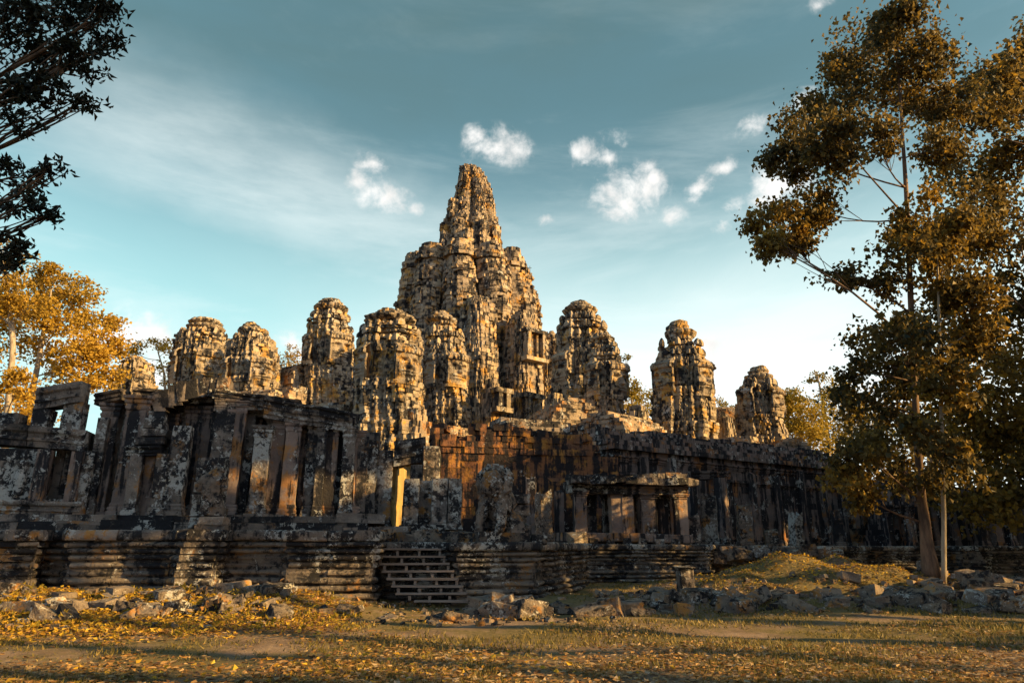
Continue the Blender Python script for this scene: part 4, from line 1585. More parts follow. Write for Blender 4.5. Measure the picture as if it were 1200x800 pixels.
def lion():
    Y = 20.6
    b = P(583, 640, Y)
    root = thing('lion_statue', (b[0], Y, 1.7), 'dark weathered stone lion sitting on a block right of the wooden stairs', 'statue')
    mb = MB()
    mb.block((b[0], Y, 1.7 + .13), (1.5, 1.3, .3), R(20), 0, .04)
    mb.roughen(.04, 3)
    mb.build('pedestal', M['statue'], root)
    # seated lion, chest towards -y
    V = [(0, .30, .62), (0, .05, .95), (0, -.16, 1.28), (0, -.32, 1.50), (0, -.52, 1.46),
         (.20, -.22, .98), (.22, -.34, .62), (.22, -.40, .32), (.22, -.52, .30),
         (-.20, -.22, .98), (-.22, -.34, .62), (-.22, -.40, .32), (-.22, -.52, .30),
         (.30, .22, .55), (.36, -.02, .62), (.34, .12, .32), (.34, -.16, .30),
         (-.30, .22, .55), (-.36, -.02, .62), (-.34, .12, .32), (-.34, -.16, .30),
         (0, .52, .42), (0, .62, .8), (.12, -.28, 1.68), (-.12, -.28, 1.68)]
    E = [(0, 1), (1, 2), (2, 3), (3, 4), (1, 5), (5, 6), (6, 7), (7, 8), (1, 9), (9, 10), (10, 11), (11, 12), (0, 13), (13, 14), (14, 15), (15, 16),
         (0, 17), (17, 18), (18, 19), (19, 20), (0, 21), (21, 22), (3, 23), (3, 24)]
    rr = [.34, .33, .30, .24, .15, .16, .12, .10, .10, .16, .12, .10, .10, .22, .18, .12, .10, .22, .18, .12, .10, .09, .06, .06, .06]
    V = [(x * 1.45, y * 1.3, z * 1.22 - .06) for x, y, z in V]
    rr = [r * 1.4 for r in rr]
    o = skin_body('lion_body', V, E, rr, M['statue'], root, 2, .05, rot=R(-25))
    # ruff of the mane
    mb = MB()
    c = math.cos(R(-25)), math.sin(R(-25))
    for k in range(16):
        a = 2 * math.pi * k / 16
        x, y, z = .48 * math.cos(a), -.26 + .05 * math.sin(a), 1.70 + .42 * math.sin(a)
        wx, wy = x * c[0] - y * c[1], x * c[1] + y * c[0]
        mb.block((b[0] + wx, Y + wy, 1.7 + z), (.2, .22, .22), a, a, .04)
    mb.roughen(.03, 5)
    mb.build('mane', M['statue'], root)
    mb = MB()
    for k in range(5):
        mb.block((b[0] + .62 + random.uniform(-.1, .1), Y + .45, 1.85 + .27 * k), (.6 - .05 * k, .6, .26), R(10), random.gauss(0, .03), .05)
    mb.roughen(.05, 2.5)
    o = mb.build('broken_pier', M['lichen'])
    tag(o, 'short lichen-spotted pier of stacked blocks just behind the lion statue', 'pier')


lion()


def guardian():
    Y = 18.9
    b = P(243, 640, Y)
    root = thing('guardian_statue', (b[0], Y, 1.9), 'headless brown guardian figure leaning before a pale lichen block on the left platform', 'statue')
    mb = MB()
    for k, (w, h) in enumerate(((.75, .26), (.62, .2), (.5, .2))):
        mb.block((b[0] + .1, Y, 2.03 + k * .22), (w, .6, h), R(8), 0, .03)
    mb.roughen(.04, 3)
    mb.build('pedestal', M['statue'], root)
    V = [(.0, 0, .85), (-.03, 0, 1.15), (-.06, -.02, 1.45), (.1, -.05, 1.66), (.18, 0, .7), (.2, 0, .62), (-.18, 0, .7), (-.2, -.05, .62), (.26, -.03, 1.4), (.32, -.12, 1.1), (-.32, -.03, 1.42), (-.42, -.1, 1.12), (.20, -.1, 1.78)]
    E = [(0, 1), (1, 2), (2, 3), (0, 4), (4, 5), (0, 6), (6, 7), (2, 8), (8, 9), (2, 10), (10, 11), (3, 12)]
    o = skin_body('figure', V, E, [.24, .23, .26, .15, .16, .15, .16, .15, .13, .1, .13, .1, .11], M['statue'], root, 2, .045, rot=R(5))
    Yb = Y + .5
    b2 = P(243, 600, Yb)
    mb = MB()
    for k in range(6):
        mb.block((b2[0], Yb, 2.2 + .32 * k), (.72, .5, .31), R(8), random.gauss(0, .01), .03)
    mb.roughen(.03, 2.5)
    o = mb.build('lichen_stele', M['lichen'])
    tag(o, 'upright block pier white with lichen behind the headless guardian figure', 'pier')


guardian()


def stump(label, px, Y, pyb, pyt, w, mat, nm='stone_post', cat='post', grp='broken posts and stumps before the wall', cap=False):
    zb = Zat(pyb, Y)
    b = P(px, pyb, Y)
    root = thing(nm, (b[0], Y, zb), label, cat, grp)
    pillar(root, (b[0], Y), zb, Zat(pyt, Y), w, R(random.uniform(-20, 30)), mat, cap=cap, base=True, rough=.05, nm='shaft', broken=not cap, lean=random.gauss(0, .03))


stump('weathered figure-like post with a sunlit foot between the lion and the portico', 637, 27, 634, 577, .5, 'statue')
stump('small pale broken stump right of the lion statue', 605, 20.4, 640, 612, .4, 'lichen')
stump('rough carved post before the black wall right of the portico', 874, 32.5, 641, 590, .6, 'statue')
stump('slim lichen post before the black wall, right of a glowing patch', 934, 33.2, 641, 602, .48, 'lichen')
stump('low dark stone post standing in the grass before the portico platform', 805, 22.3, 699, 663, .42, 'dark', cap=True)
stump('tiny lit stump on the slab left of the portico', 677, 28.5, 650, 626, .6, 'ruin')
stump('broken leaning shaft by the foot of the black wall, left of the far pavilion', 985, 38.5, 641, 600, .5, 'dark')
stump('short thick stump before the black wall between two posts', 905, 33.5, 642, 618, .6, 'statue')
stump('low square stump near the portico corner at its right', 815, 32.0, 640, 606, .5, 'lichen')
stump('lichen-covered pilaster stump beside the lintel of the blind doorway', 834, 34.0, 640, 580, .7, 'lichen')


# ------------------------------------------------------------------ fallen stones
def rock_mesh(seed, boxy=True):
    rs = random.Random(seed)
    bm = bmesh.new()
    bmesh.ops.create_cube(bm, size=1)
    for v in bm.verts:
        v.co += Vector((rs.uniform(-.12, .12), rs.uniform(-.12, .12), rs.uniform(-.12, .12)))
    bmesh.ops.bevel(bm, geom=bm.edges[:], offset=rs.uniform(.05, .11), segments=2, affect='EDGES', profile=.6)
    bmesh.ops.subdivide_edges(bm, edges=bm.edges[:], cuts=1, use_grid_fill=True)
    for v in bm.verts:
        q = Vector(v.co) * 2.2 + Vector((seed * 3.1, 0, 0))
        v.co += mn.noise_vector(q) * .09 + mn.noise_vector(q * 3) * .035
    me = bpy.data.meshes.new('fallen_stone')
    bm.to_mesh(me)
    bm.free()
    a = me.attributes.new('tint', 'FLOAT', 'FACE')
    a.data.foreach_set('value', np.full(len(me.polygons), rs.uniform(.3, .8), np.float32))
    me.materials.append(M['rock'])
    return me


ROCKS = [rock_mesh(s) for s in range(14)]


def rocks(n, region, size, label, group, cat='stone', sink=.27, flat=.7):
    for k in range(n):
        x, y = region(k)
        s = random.uniform(size[0] * .55, size[1] * .72) if random.random() < .75 else size[1] * .8
        o = bpy.data.objects.new('fallen_stone', random.choice(ROCKS))
        COL.objects.link(o)
        sx, sy, sz = s * random.uniform(.9, 1.7), s * random.uniform(.8, 1.2), s * random.uniform(.65, 1.1) * flat
        o.scale = (sx, sy, sz)
        o.rotation_euler = (random.gauss(0, .22), random.gauss(0, .22), random.uniform(0, 6.28) if random.random() < .5 else random.gauss(0, .3))
        z = float(gz(x, y))
        o.location = (x, y, z + sz * (.5 - sink))
        tag(o, label, cat, group)


def stack_rocks(lst, label, group):
    for px, py, Y, s in lst:
        p = P(px, py, Y)
        o = bpy.data.objects.new('fallen_stone', random.choice(ROCKS))
        COL.objects.link(o)
        o.scale = (s * random.uniform(1, 1.4), s, s * .8)
        o.rotation_euler = (random.gauss(0, .1), random.gauss(0, .1), random.gauss(0, .4))
        o.location = tuple(p)
        tag(o, label, 'stone', group)


def rg(pa, pb, Ya, Yb, seed=0):
    def f(k):
        Y = random.uniform(Ya, Yb)
        return P(random.uniform(pa, pb), 640, Y)[0], Y
    return f


# ------------------------------------------------------------------ trees
def limb(mb, a, b, r0, r1, sag=.15, n=6, wob=.25, tint=.5):
    a, b = np.array(a, float), np.array(b, float)
    L = np.linalg.norm(b - a)
    pts, rad = [], []
    w = RS.normal(size=3) * L * .08 * wob * 4
    for i in range(n + 1):
        t = i / n
        p = a + (b - a) * t
        p = p + w * math.sin(math.pi * t)
        p[2] += sag * L * (t * t - t) * -1
        pts.append(p)
        rad.append(r0 + (r1 - r0) * t)
    mb.tube(pts, rad, 6 if r0 < .1 else 9, tint)
    return pts


def tree(label, trunk, rad, clumps, leaf, leafmat_, bark='bark', name='tree', down=.5, group=None, dens=1.0, twigs=True, wid=.42, attach=None, tint_bias=0.0, shell=.42, sub=11, gap=None):
    """trunk: world points; clumps: (centre, radii, n leaves, tint)"""
    root = thing(name, trunk[0], label, 'tree', group)
    tb = MB()
    # resample the trunk smoothly
    T = np.array(trunk)
    tt = np.linspace(0, 1, len(T))
    t2 = np.linspace(0, 1, 22)
    TP = np.stack([np.interp(t2, tt, T[:, i]) for i in range(3)], 1)
    for _ in range(2):
        TP[1:-1] = (TP[:-2] + 2 * TP[1:-1] + TP[2:]) / 4
    TR = np.interp(t2, tt, rad)
    tb.tube(TP, TR, 12)
    tb.roughen(rad[0] * .12, 1.3)
    trk = tb.build('trunk', M[bark], root, True)
    lb, lf = MB(), MB()
    for (c, r, n, tn) in clumps:
        c, r = np.array(c, float), np.array(r, float)
        pts, cen, which, ct = clump_pts(c, r, int(n * dens), sub, shell)
        # limb from the trunk, rising towards the clump
        dz = np.abs(TP[:, 2] - (c[2] - .45 * np.hypot(c[0] - TP[:, 0], c[1] - TP[:, 1])))
        k = int(np.argmin(dz[2:])) + 2
        lr = max(.015, min(TR[k] * .5, .022 + .008 * np.linalg.norm(c - TP[k])))
        path = limb(lb, TP[k], c, lr, lr * .35, -.08)
        if twigs:
            for q in cen:
                s = path[random.randint(max(1, len(path) - 4), len(path) - 1)]
                limb(lb, s, q, lr * .3, .006, .05, 4)
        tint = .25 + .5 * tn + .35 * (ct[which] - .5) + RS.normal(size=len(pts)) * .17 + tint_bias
        if gap:
            kp = np.ones(len(pts), bool)
            for c0, r0 in gap:
                v = pts - c0
                t0 = v @ SV
                kp &= ~((np.linalg.norm(v - t0[:, None] * SV, axis=1) < r0 * .8) & (t0 > 2.0))
            pts, tint = pts[kp], tint[kp]
        leaves(lf, pts, leaf, down, tint, wid)
    lb.build('limbs', M[bark], root, True)
    o = lf.build('crown', M[leafmat_], root)
    return root


def pc(px, py, Y, rpx, rpy, n, tn, ry=None):
    """clump given by its place in view"""
    p = P(px, py, Y)
    s = Y / 800 * (1.0 + (640 - py) / 640 * .12)
    return (p, (rpx * s, ry or (rpx * s * .9), rpy * s), n, tn)


TREE_LIT = [(P(px, py, 24.0), r) for px, py, r in ((918, 270, 1.3), (952, 245, 1.2), (1085, 262, 1.4), (1125, 275, 1.4), (1000, 565, 1.0), (1106, 500, .5), (1106, 600, .4), (1140, 390, 1.2), (1120, 340, 1.0), (1090, 640, .5), (1078, 480, .4), (1010, 110, 1.2), (1100, 130, 1.0), (960, 160, 1.0), (1010, 470, 1.4), (1045, 480, 1.2), (1050, 550, 1.2), (1040, 420, 1.3), (1150, 420, 1.3), (1165, 490, 1.4), (1130, 530, 1.2), (1190, 450, 1.2), (1190, 540, 1.2), (1160, 580, .9), (1020, 530, 1.0))]


LIT = list(TREE_LIT)    # (world point, radius): where gaps in the forest let sun through


def lit(px, py, Y, r):
    LIT.append((P(px, py, Y), r))


def litg(px, Y, r, z=None):
    x = P(px, 640, Y)[0]
    LIT.append((np.array([x, Y, float(gz(x, Y)) if z is None else z]), r))


for px, Y, r in ((60, 15.6, .9), (130, 15.8, 1.0), (190, 15.4, .9), (20, 14.2, .7), (100, 14.0, .8), (180, 14.2, .8), (290, 16.6, .7), (250, 14.0, .6), (10, 16.8, .5), (240, 16.4, .6)):
    litg(px, Y, r)
lit(463, 575, 24.6, 1.0); lit(463, 555, 25.0, 1.0); lit(463, 595, 24.8, 1.0); lit(478, 560, 28.5, 1.4); lit(478, 550, 28.5, 1.0)
for px, py, r in ((532, 540, 1.0), (548, 525, .9), (545, 575, .9), (520, 590, .8), (560, 550, .8), (530, 610, .6), (575, 520, .6)):
    lit(px, py, 34.6, r * 1.2 + .35)
litg(900, 24.6, 1.1); litg(945, 24.8, 1.0); litg(860, 24.6, .6)
lit(958, 612, 43.5, .5); lit(830, 590, 38, .3)
lit(680, 612, 30.2, .35); lit(722, 590, 30.6, .35); lit(778, 600, 31.6, .35); lit(798, 592, 31.2, .3); lit(692, 605, 31.8, .3); lit(790, 574, 31, .3)
lit(700, 665, 26.6, .45); lit(750, 662, 27, .45); lit(780, 668, 27.1, .3); lit(690, 655, 28, .3)
lit(1096, 660, 24, 1.2); lit(1090, 625, 24, 1.0); lit(1099, 680, 23.6, 1.0); lit(1108, 640, 23.4, .4); lit(1106, 540, 23.4, .5); lit(1082, 565, 24, 1.0); lit(1106, 600, 23.4, .4)
litg(1150, 22.5, .6); litg(1190, 22.3, .7); litg(1020, 24, .5); litg(1060, 24.5, .5); litg(990, 24, .6)
lit(385, 570, 22.5, .35); lit(415, 590, 22.6, .2); lit(130, 500, 22.6, .4); lit(165, 480, 23, .4)
lit(100, 660, 18.6, .35); lit(400, 670, 18.9, .4); lit(1135, 610, 44, .4); lit(1180, 600, 46, .4); lit(1070, 655, 34.5, .4)
litg(430, 10.2, .5); litg(560, 9.8, .45); litg(620, 10.4, .5); litg(380, 11.4, .4)


rd = random.Random(11)
for px, py, Yk, r in ((30, 560, 21, .3), (60, 650, 18.6, .3), (90, 640, 18.7, .4), (170, 560, 21.5, .3), (205, 560, 21.3, .35), (260, 590, 22, .3), (300, 540, 21.8, .35), (340, 570, 22.3, .3), (385, 550, 22.6, .4), (410, 560, 22.7, .3), (240, 640, 18.5, .3), (380, 650, 18.9, .4), (560, 660, 19.7, .35), (650, 655, 22, .4), (600, 610, 20.6, .25), (637, 620, 27, .4), (660, 640, 26.6, .4), (820, 600, 38, .35), (880, 600, 40, .4), (150, 640, 18.8, .3), (430, 560, 23, .25), (505, 540, 23.6, .3), (115, 490, 22, .4), (230, 500, 22.5, .3), (90, 480, 20.8, .3)):
    lit(px, py, Yk, r * .7 - .42)
for k in range(80):
    Yk = rd.uniform(8.6, 18.0)
    xk = rd.uniform(-.78, .78) * Yk
    LIT.append((np.array([xk, Yk, float(gz(xk, Yk))]), rd.uniform(-.2, .2)))
for k in range(46):
    litg(rd.uniform(430, 1190), rd.uniform(10.2, 17.5), rd.uniform(0, .4))
for px in range(5, 330, 36):
    for Yk in (13.6, 15.0, 16.4, 17.6):
        litg(px + rd.uniform(-14, 14), Yk + rd.uniform(-.5, .5), rd.uniform(.2, .6))
for px, Yk, r in ((850, 22.8, .8), (890, 22.6, .9), (930, 22.6, .9), (970, 22.9, .9), (1010, 23.2, .7), (1130, 21.8, .6), (1165, 21.8, .7), (1195, 21.6, .6), (1050, 22.6, .6), (1150, 21.0, .5), (830, 24.2, .9), (870, 23.6, .9), (910, 23.8, 1.0), (950, 23.8, .9), (985, 24.6, .7), (880, 24.8, .9), (930, 25.2, .9)):
    litg(px, Yk, r + .45)


def right_trees():
    Y = 24.0
    gzz = float(gz(P(1092, 690, Y)[0], Y)) - .1
    b = P(1094, 690, Y)
    b[2] = gzz
    trunk = [b, P(1087, 640, Y), P(1077, 560, Y), P(1072, 450, Y), P(1066, 330, Y), P(1062, 220, Y), P(1055, 120, Y), P(1050, 20, Y)]
    rad = [.30, .20, .125, .115, .10, .08, .05, .02]
    cl = []
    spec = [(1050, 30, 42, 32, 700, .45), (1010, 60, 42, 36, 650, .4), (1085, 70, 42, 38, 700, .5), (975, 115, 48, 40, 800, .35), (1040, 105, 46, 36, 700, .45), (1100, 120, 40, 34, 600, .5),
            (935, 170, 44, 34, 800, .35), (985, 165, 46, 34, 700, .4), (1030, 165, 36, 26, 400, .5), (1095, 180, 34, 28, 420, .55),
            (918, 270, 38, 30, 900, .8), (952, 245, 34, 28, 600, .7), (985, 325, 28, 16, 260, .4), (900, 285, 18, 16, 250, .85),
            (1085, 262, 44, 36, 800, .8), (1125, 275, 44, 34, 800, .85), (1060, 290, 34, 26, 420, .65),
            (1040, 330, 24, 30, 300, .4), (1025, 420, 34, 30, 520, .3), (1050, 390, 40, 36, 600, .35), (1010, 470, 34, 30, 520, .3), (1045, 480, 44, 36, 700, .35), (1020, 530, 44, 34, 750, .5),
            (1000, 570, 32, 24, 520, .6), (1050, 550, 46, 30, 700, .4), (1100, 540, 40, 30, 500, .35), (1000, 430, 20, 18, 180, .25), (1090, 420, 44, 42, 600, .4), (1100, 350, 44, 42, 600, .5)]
    for px, py, rx, ry, n, tn in spec:
        dY = RS.uniform(-2.4, 2.4)
        cl.append(pc(px, py, Y + dY, rx, ry, n, tn))
    cl = [(c, (r[0] * 1.2, r[1] * 1.35, r[2] * 1.2), n * (2.2 if c[2] > 12 else 1.3), t + .06) for c, r, n, t in cl]
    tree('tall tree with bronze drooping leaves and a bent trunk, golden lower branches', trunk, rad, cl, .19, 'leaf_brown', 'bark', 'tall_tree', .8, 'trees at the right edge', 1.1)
    # slim pale one beside it
    Y2 = 23.4
    b = P(1107, 692, Y2)
    b[2] = float(gz(b[0], Y2)) - .1
    trunk = [b, P(1106, 600, Y2), P(1103, 480, Y2), P(1101, 380, Y2), P(1098, 290, Y2)]
    cl = [pc(px, py, Y2 + RS.uniform(-1.2, 1.2), rx, ry, n, tn) for px, py, rx, ry, n, tn in
          ((1110, 330, 40, 36, 600, .7), (1140, 390, 38, 34, 600, .75), (1085, 400, 30, 30, 350, .6), (1120, 450, 44, 30, 600, .6), (1150, 350, 34, 34, 500, .7), (1080, 500, 34, 20, 300, .5), (1100, 295, 30, 26, 400, .7))]
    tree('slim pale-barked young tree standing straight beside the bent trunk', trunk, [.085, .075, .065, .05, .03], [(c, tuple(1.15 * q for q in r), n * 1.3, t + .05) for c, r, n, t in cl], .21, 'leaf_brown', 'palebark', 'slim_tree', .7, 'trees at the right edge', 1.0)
    # dense ones running out of the frame
    for (bx, Y3, top, spec, lab, lm, tb) in (
        (1222, 28.5, 90, [(1130, 130, 48, 40, 700, .4), (1165, 120, 40, 40, 600, .5), (1195, 110, 40, 50, 700, .3), (1150, 190, 52, 44, 900, .5), (1190, 190, 50, 44, 900, .35), (1165, 260, 50, 40, 800, .3), (1200, 270, 46, 46, 800, .25), (1140, 230, 40, 30, 500, .4), (1150, 330, 50, 40, 900, .2), (1195, 340, 46, 50, 900, .25), (1230, 160, 50, 60, 700, .4), (1235, 290, 50, 70, 800, .3), (1175, 80, 26, 24, 300, .45), (1190, 60, 34, 30, 500, .35), (1160, 90, 34, 28, 450, .35), (1205, 85, 30, 40, 500, .3)],
         'dense dark-leaved tree at the right edge of the view, rising behind the bent tree', 'leaf_brown', .08),
        (1228, 30.5, 330, [(1150, 410, 50, 44, 900, .3), (1195, 420, 50, 50, 900, .35), (1160, 480, 56, 44, 1000, .35), (1205, 490, 50, 50, 900, .3), (1130, 520, 46, 40, 800, .25), (1175, 545, 56, 40, 1000, .25), (1215, 550, 50, 50, 800, .25), (1135, 570, 44, 30, 700, .15), (1180, 590, 50, 24, 700, .15), (1080, 460, 40, 40, 500, .2)],
         'low bushy tree with dull olive leaves under the dense dark tree', 'leaf_brown', .26)):
        b = P(bx, 640, Y3)
        b[2] = .3
        tr = [b, P(bx - 3, 500, Y3), P(bx - 2, (top + 500) / 2, Y3), P(bx, top, Y3)]
        cl = [pc(px, py, Y3 + RS.uniform(-2.5, 2.5), rx, ry, n, tn) for px, py, rx, ry, n, tn in spec]
        cl = [(c, (r[0] * 1.15, r[1] * 1.2, r[2] * 1.2), n * 1.2, t + .1) for c, r, n, t in cl]
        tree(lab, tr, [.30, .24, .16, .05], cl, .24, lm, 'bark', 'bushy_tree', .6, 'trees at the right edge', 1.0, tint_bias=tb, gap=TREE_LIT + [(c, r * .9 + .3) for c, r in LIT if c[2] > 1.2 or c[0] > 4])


right_trees()


def left_branch_tree():
    """tree standing just outside the left edge, whose branches hang into view"""
    Y = 9.0
    b = np.array([-9.6, 8.6, -.05])
    trunk = [b, b + np.array([.1, .1, 2.5]), b + np.array([.2, .3, 5]), b + np.array([.5, .5, 7.5]), b + np.array([.6, .6, 9.5])]
    spec = [(20, 20, 45, 26, 420, .3), (75, 10, 45, 24, 420, .3), (120, 18, 34, 22, 300, .3), (40, 60, 48, 26, 460, .25), (95, 60, 38, 22, 320, .3), (128, 48, 26, 18, 160, .3), (15, 100, 34, 26, 300, .25), (60, 105, 34, 18, 220, .3), (98, 118, 22, 14, 130, .3), (25, 140, 30, 14, 150, .3), (110, 85, 22, 10, 90, .4),
            (22, 205, 36, 18, 200, .3), (60, 195, 24, 12, 90, .3), (30, 238, 34, 18, 200, .35), (55, 255, 16, 10, 70, .4), (12, 290, 24, 22, 200, .6), (8, 312, 22, 10, 100, .65), (-40, 60, 60, 70, 700, .3), (-40, 220, 50, 60, 500, .3)]
    cl = []
    for px, py, rx, ry, n, tn in spec:
        cl.append(pc(px, py, Y + RS.uniform(-.6, .6), rx, ry, n * 1.05, tn))
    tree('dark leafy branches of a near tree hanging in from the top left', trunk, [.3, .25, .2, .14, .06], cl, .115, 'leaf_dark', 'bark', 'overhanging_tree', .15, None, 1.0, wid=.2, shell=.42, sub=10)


left_branch_tree()


def bg_tree(label, Y, base_px, trunkpts, rad, spec, leaf=.5, lm='leaf_gold', bark='palebark', group='golden trees behind the temple', tb=0.0):
    b = P(base_px, 640, Y)
    b[2] = .1
    tr = [b] + [P(px, py, Y) for px, py in trunkpts]
    cl = [pc(px, py, Y + RS.uniform(-3, 3), rx, ry, n * 1.8, tn + .08) for px, py, rx, ry, n, tn in spec]
    tree(label, tr, rad, cl, leaf * .55, lm, bark, 'background_tree', .2, group, 1.0, tint_bias=tb, sub=12)


bg_tree('big golden tree with a pale trunk at the left edge', 62, 28, [(35, 470), (44, 430), (52, 380), (60, 340)], [.34, .28, .22, .17, .08],
        [(30, 345, 40, 26, 800, .6), (75, 335, 36, 18, 600, .35), (95, 345, 26, 16, 350, .3), (110, 375, 34, 22, 700, .7), (70, 375, 40, 24, 800, .6), (120, 405, 30, 22, 700, .85), (85, 410, 40, 24, 900, .8), (50, 410, 36, 20, 600, .55), (110, 440, 36, 22, 800, .85), (75, 450, 30, 20, 500, .8), (20, 380, 36, 26, 700, .5), (60, 320, 26, 12, 300, .4)], .55)
bg_tree('golden tree with two pale forked trunks half out of frame at the left', 55, 0, [(10, 470), (16, 400), (8, 340), (2, 300)], [.3, .26, .22, .18, .08],
        [(5, 340, 40, 30, 800, .55), (-30, 360, 40, 50, 800, .5), (10, 300, 30, 18, 300, .35), (35, 360, 26, 20, 300, .5), (25, 450, 34, 22, 600, .8), (5, 480, 34, 24, 600, .8), (40, 490, 26, 16, 350, .75), (-20, 430, 30, 40, 500, .7)], .5)
bg_tree('thin open-crowned tree behind the two leftmost face towers', 92, 196, [(194, 460), (192, 435), (185, 412)], [.28, .2, .13, .08],
        [(180, 402, 26, 8, 260, .6), (160, 410, 18, 8, 160, .55), (205, 410, 20, 9, 180, .6), (195, 430, 16, 10, 120, .6), (168, 430, 18, 8, 110, .6), (200, 446, 14, 10, 120, .5), (140, 450, 26, 18, 300, .7)], .55)
bg_tree('small brownish tree seen between the low face tower and the slender tower', 95, 338, [(338, 450), (336, 425)], [.4, .3, .1],
        [(330, 425, 20, 14, 260, .35), (345, 412, 14, 10, 120, .4), (328, 445, 22, 14, 260, .4), (348, 430, 12, 12, 120, .4)], .55)
bg_tree('rounded yellow-green tree behind the lower right face tower', 88, 742, [(742, 490), (740, 460)], [.4, .3, .1],
        [(740, 455, 18, 14, 420, .45), (725, 470, 20, 18, 420, .8), (755, 470, 18, 16, 420, .7), (740, 485, 24, 14, 420, .8), (733, 418, 7, 4, 50, .3), (718, 440, 12, 10, 160, .4)], .5, 'leaf_green')
bg_tree('distant tree between the tapering tower and the rightmost tower', 98, 850, [(850, 500), (850, 478)], [.4, .3, .1],
        [(848, 478, 16, 10, 240, .4), (838, 468, 8, 6, 80, .5), (858, 484, 14, 10, 200, .5)], .5, 'leaf_green')
bg_tree('bright yellow-green tree right of the rightmost tower', 76, 935, [(938, 500), (932, 470)], [.26, .2, .06],
        [(925, 462, 24, 12, 420, .3), (935, 485, 36, 24, 1100, .85), (925, 510, 26, 18, 600, .9), (955, 505, 36, 24, 1000, .95), (945, 530, 36, 16, 700, .85), (915, 485, 14, 14, 250, .6)], .5, 'leaf_green', 'palebark')
bg_tree('tall thin-limbed yellow-green tree behind the bent tree foliage', 84, 975, [(970, 500), (962, 460), (958, 440)], [.26, .2, .14, .08],
        [(958, 442, 16, 8, 160, .4), (980, 456, 28, 18, 500, .6), (965, 470, 20, 14, 260, .6), (985, 482, 36, 26, 900, .8), (975, 510, 34, 22, 700, .8), (1000, 520, 34, 26, 600, .6), (1010, 490, 34, 26, 600, .45)], .5, 'leaf_green', 'palebark')
bg_tree('shaded tree crown mass behind the right gallery', 70, 1090, [(1090, 560), (1090, 500)], [.5, .4, .1],
        [(1050, 520, 50, 30, 800, .4), (1110, 510, 50, 36, 900, .4), (1165, 520, 50, 40, 900, .4), (1215, 520, 50, 44, 800, .4)], .55, 'leaf_green', 'palebark')


# ------------------------------------------------------------------ the forest right of the view that shades the court
def forest():
    n = np.array([-SUN_AZ[1], SUN_AZ[0]])
    s2 = np.array(SUN_AZ)
    rs = random.Random(4)
    idx = 0
    for row, base in ((0, 27.0), (1, 33.0), (2, 39.0)):
        for k in range(13):
            q = -22 + k * 7.2 + row * 2.4 + rs.uniform(-.8, .8)
            pos = s2 * (base + rs.uniform(-1, 1)) + n * q
            x, y = float(pos[0]), float(pos[1])
            if y > 5 and x < .80 * y + 4.5:
                continue
            # height that keeps the shade line just over the galleries
            dist = base
            if q < 20:
                top = 23.5
            elif q < 34:
                top = 23.5 - (q - 20) * .16
            elif q < 46:
                top = 21.2 - (q - 34) * .28
            else:
                top = 18.0 - (q - 46) * .15
            top += (base - 27) * .34
            root = thing('forest_tree', (x, y, 0), 'dense forest tree outside the right edge shading the temple court', 'tree', 'forest trees right of the view')
            tb = MB()
            tb.tube([(x, y, -.1), (x + .2, y, 5), (x, y + .3, 11), (x, y, top - 2)], [.5, .38, .3, .1], 8)
            tb.build('trunk', M['bark'], root, True)
            lf = MB()
            m = 1500
            u = RS.uniform(-1, 1, (m, 3))
            u = u[(u[:, 0] ** 2 + u[:, 1] ** 2) < 1]
            zz = 4.0 + (u[:, 2] + 1) / 2 * (top - 4.6)
            pts = np.stack([x + u[:, 0] * 4.6, y + u[:, 1] * 4.6, zz], 1)
            keep = np.ones(len(pts), bool)
            for c, r in LIT:
                v = pts - c
                t = v @ SV
                dd = np.linalg.norm(v - t[:, None] * SV, axis=1)
                keep &= ~((dd < r + .75) & (t > 0))
            leaves(lf, pts[keep], 1.1, .2, None, .5)
            lf.build('crown', M['leaf_forest'], root)


forest()

# ------------------------------------------------------------------ stones lying about
rocks(62, rg(0, 340, 14.6, 18.3), (.16, .5), 'yellow-lit rough stone in the leafy bank below the left platform', 'stones in the left bank', flat=.85)
rocks(8, rg(230, 350, 16.8, 17.8), (.35, .58), 'squared grey stone at the foot of the left platform', 'stones in the left bank', flat=.9)
rocks(26, rg(540, 730, 17.0, 18.6), (.35, .8), 'dark grey boulder in the low row before the platform', 'boulders before the platform', flat=.8)
rocks(10, rg(360, 540, 16.0, 17.0), (.25, .55), 'flat dark edging stone beside the bare path to the stairs', 'boulders before the platform', flat=.5)
rocks(24, rg(700, 870, 17.8, 20.8), (.2, .68), 'dark block in the low tumbled row right of the middle', 'tumbled row on the right', flat=.7)
rocks(54, rg(840, 1100, 18.0, 22.4), (.18, .70), 'grey block in the tumbled stone row below the lit mound', 'tumbled row on the right', flat=.7)
rocks(40, rg(1080, 1230, 18.4, 23.0), (.25, .65), 'stone block in the heap at the foot of the right trees', 'tumbled row on the right', flat=.75)
rocks(22, rg(960, 1090, 27.5, 31.5), (.25, .7), 'small broken stone on the slope between mound and far platform', 'stones on the slope', flat=.7)
rocks(16, rg(1080, 1230, 23, 30), (.3, .7), 'broken stone behind the right trees below the far platform', 'stones on the slope', flat=.7)
stack_rocks([(830 + 9 * k + random.uniform(-4, 4), 652 + random.uniform(-8, 6), 29 + random.uniform(-1, 1.4), random.uniform(.4, .8)) for k in range(18)], 'dark slab on the collapsed steps right of the portico', 'collapsed steps right of the portico')
stack_rocks([(1140, 681, 21.6, .5), (1152, 676, 21.6, .42), (1131, 674, 21.8, .35), (1146, 688, 21.4, .55)], 'squared block in the little lit pile right of the slim tree', 'tumbled row on the right')
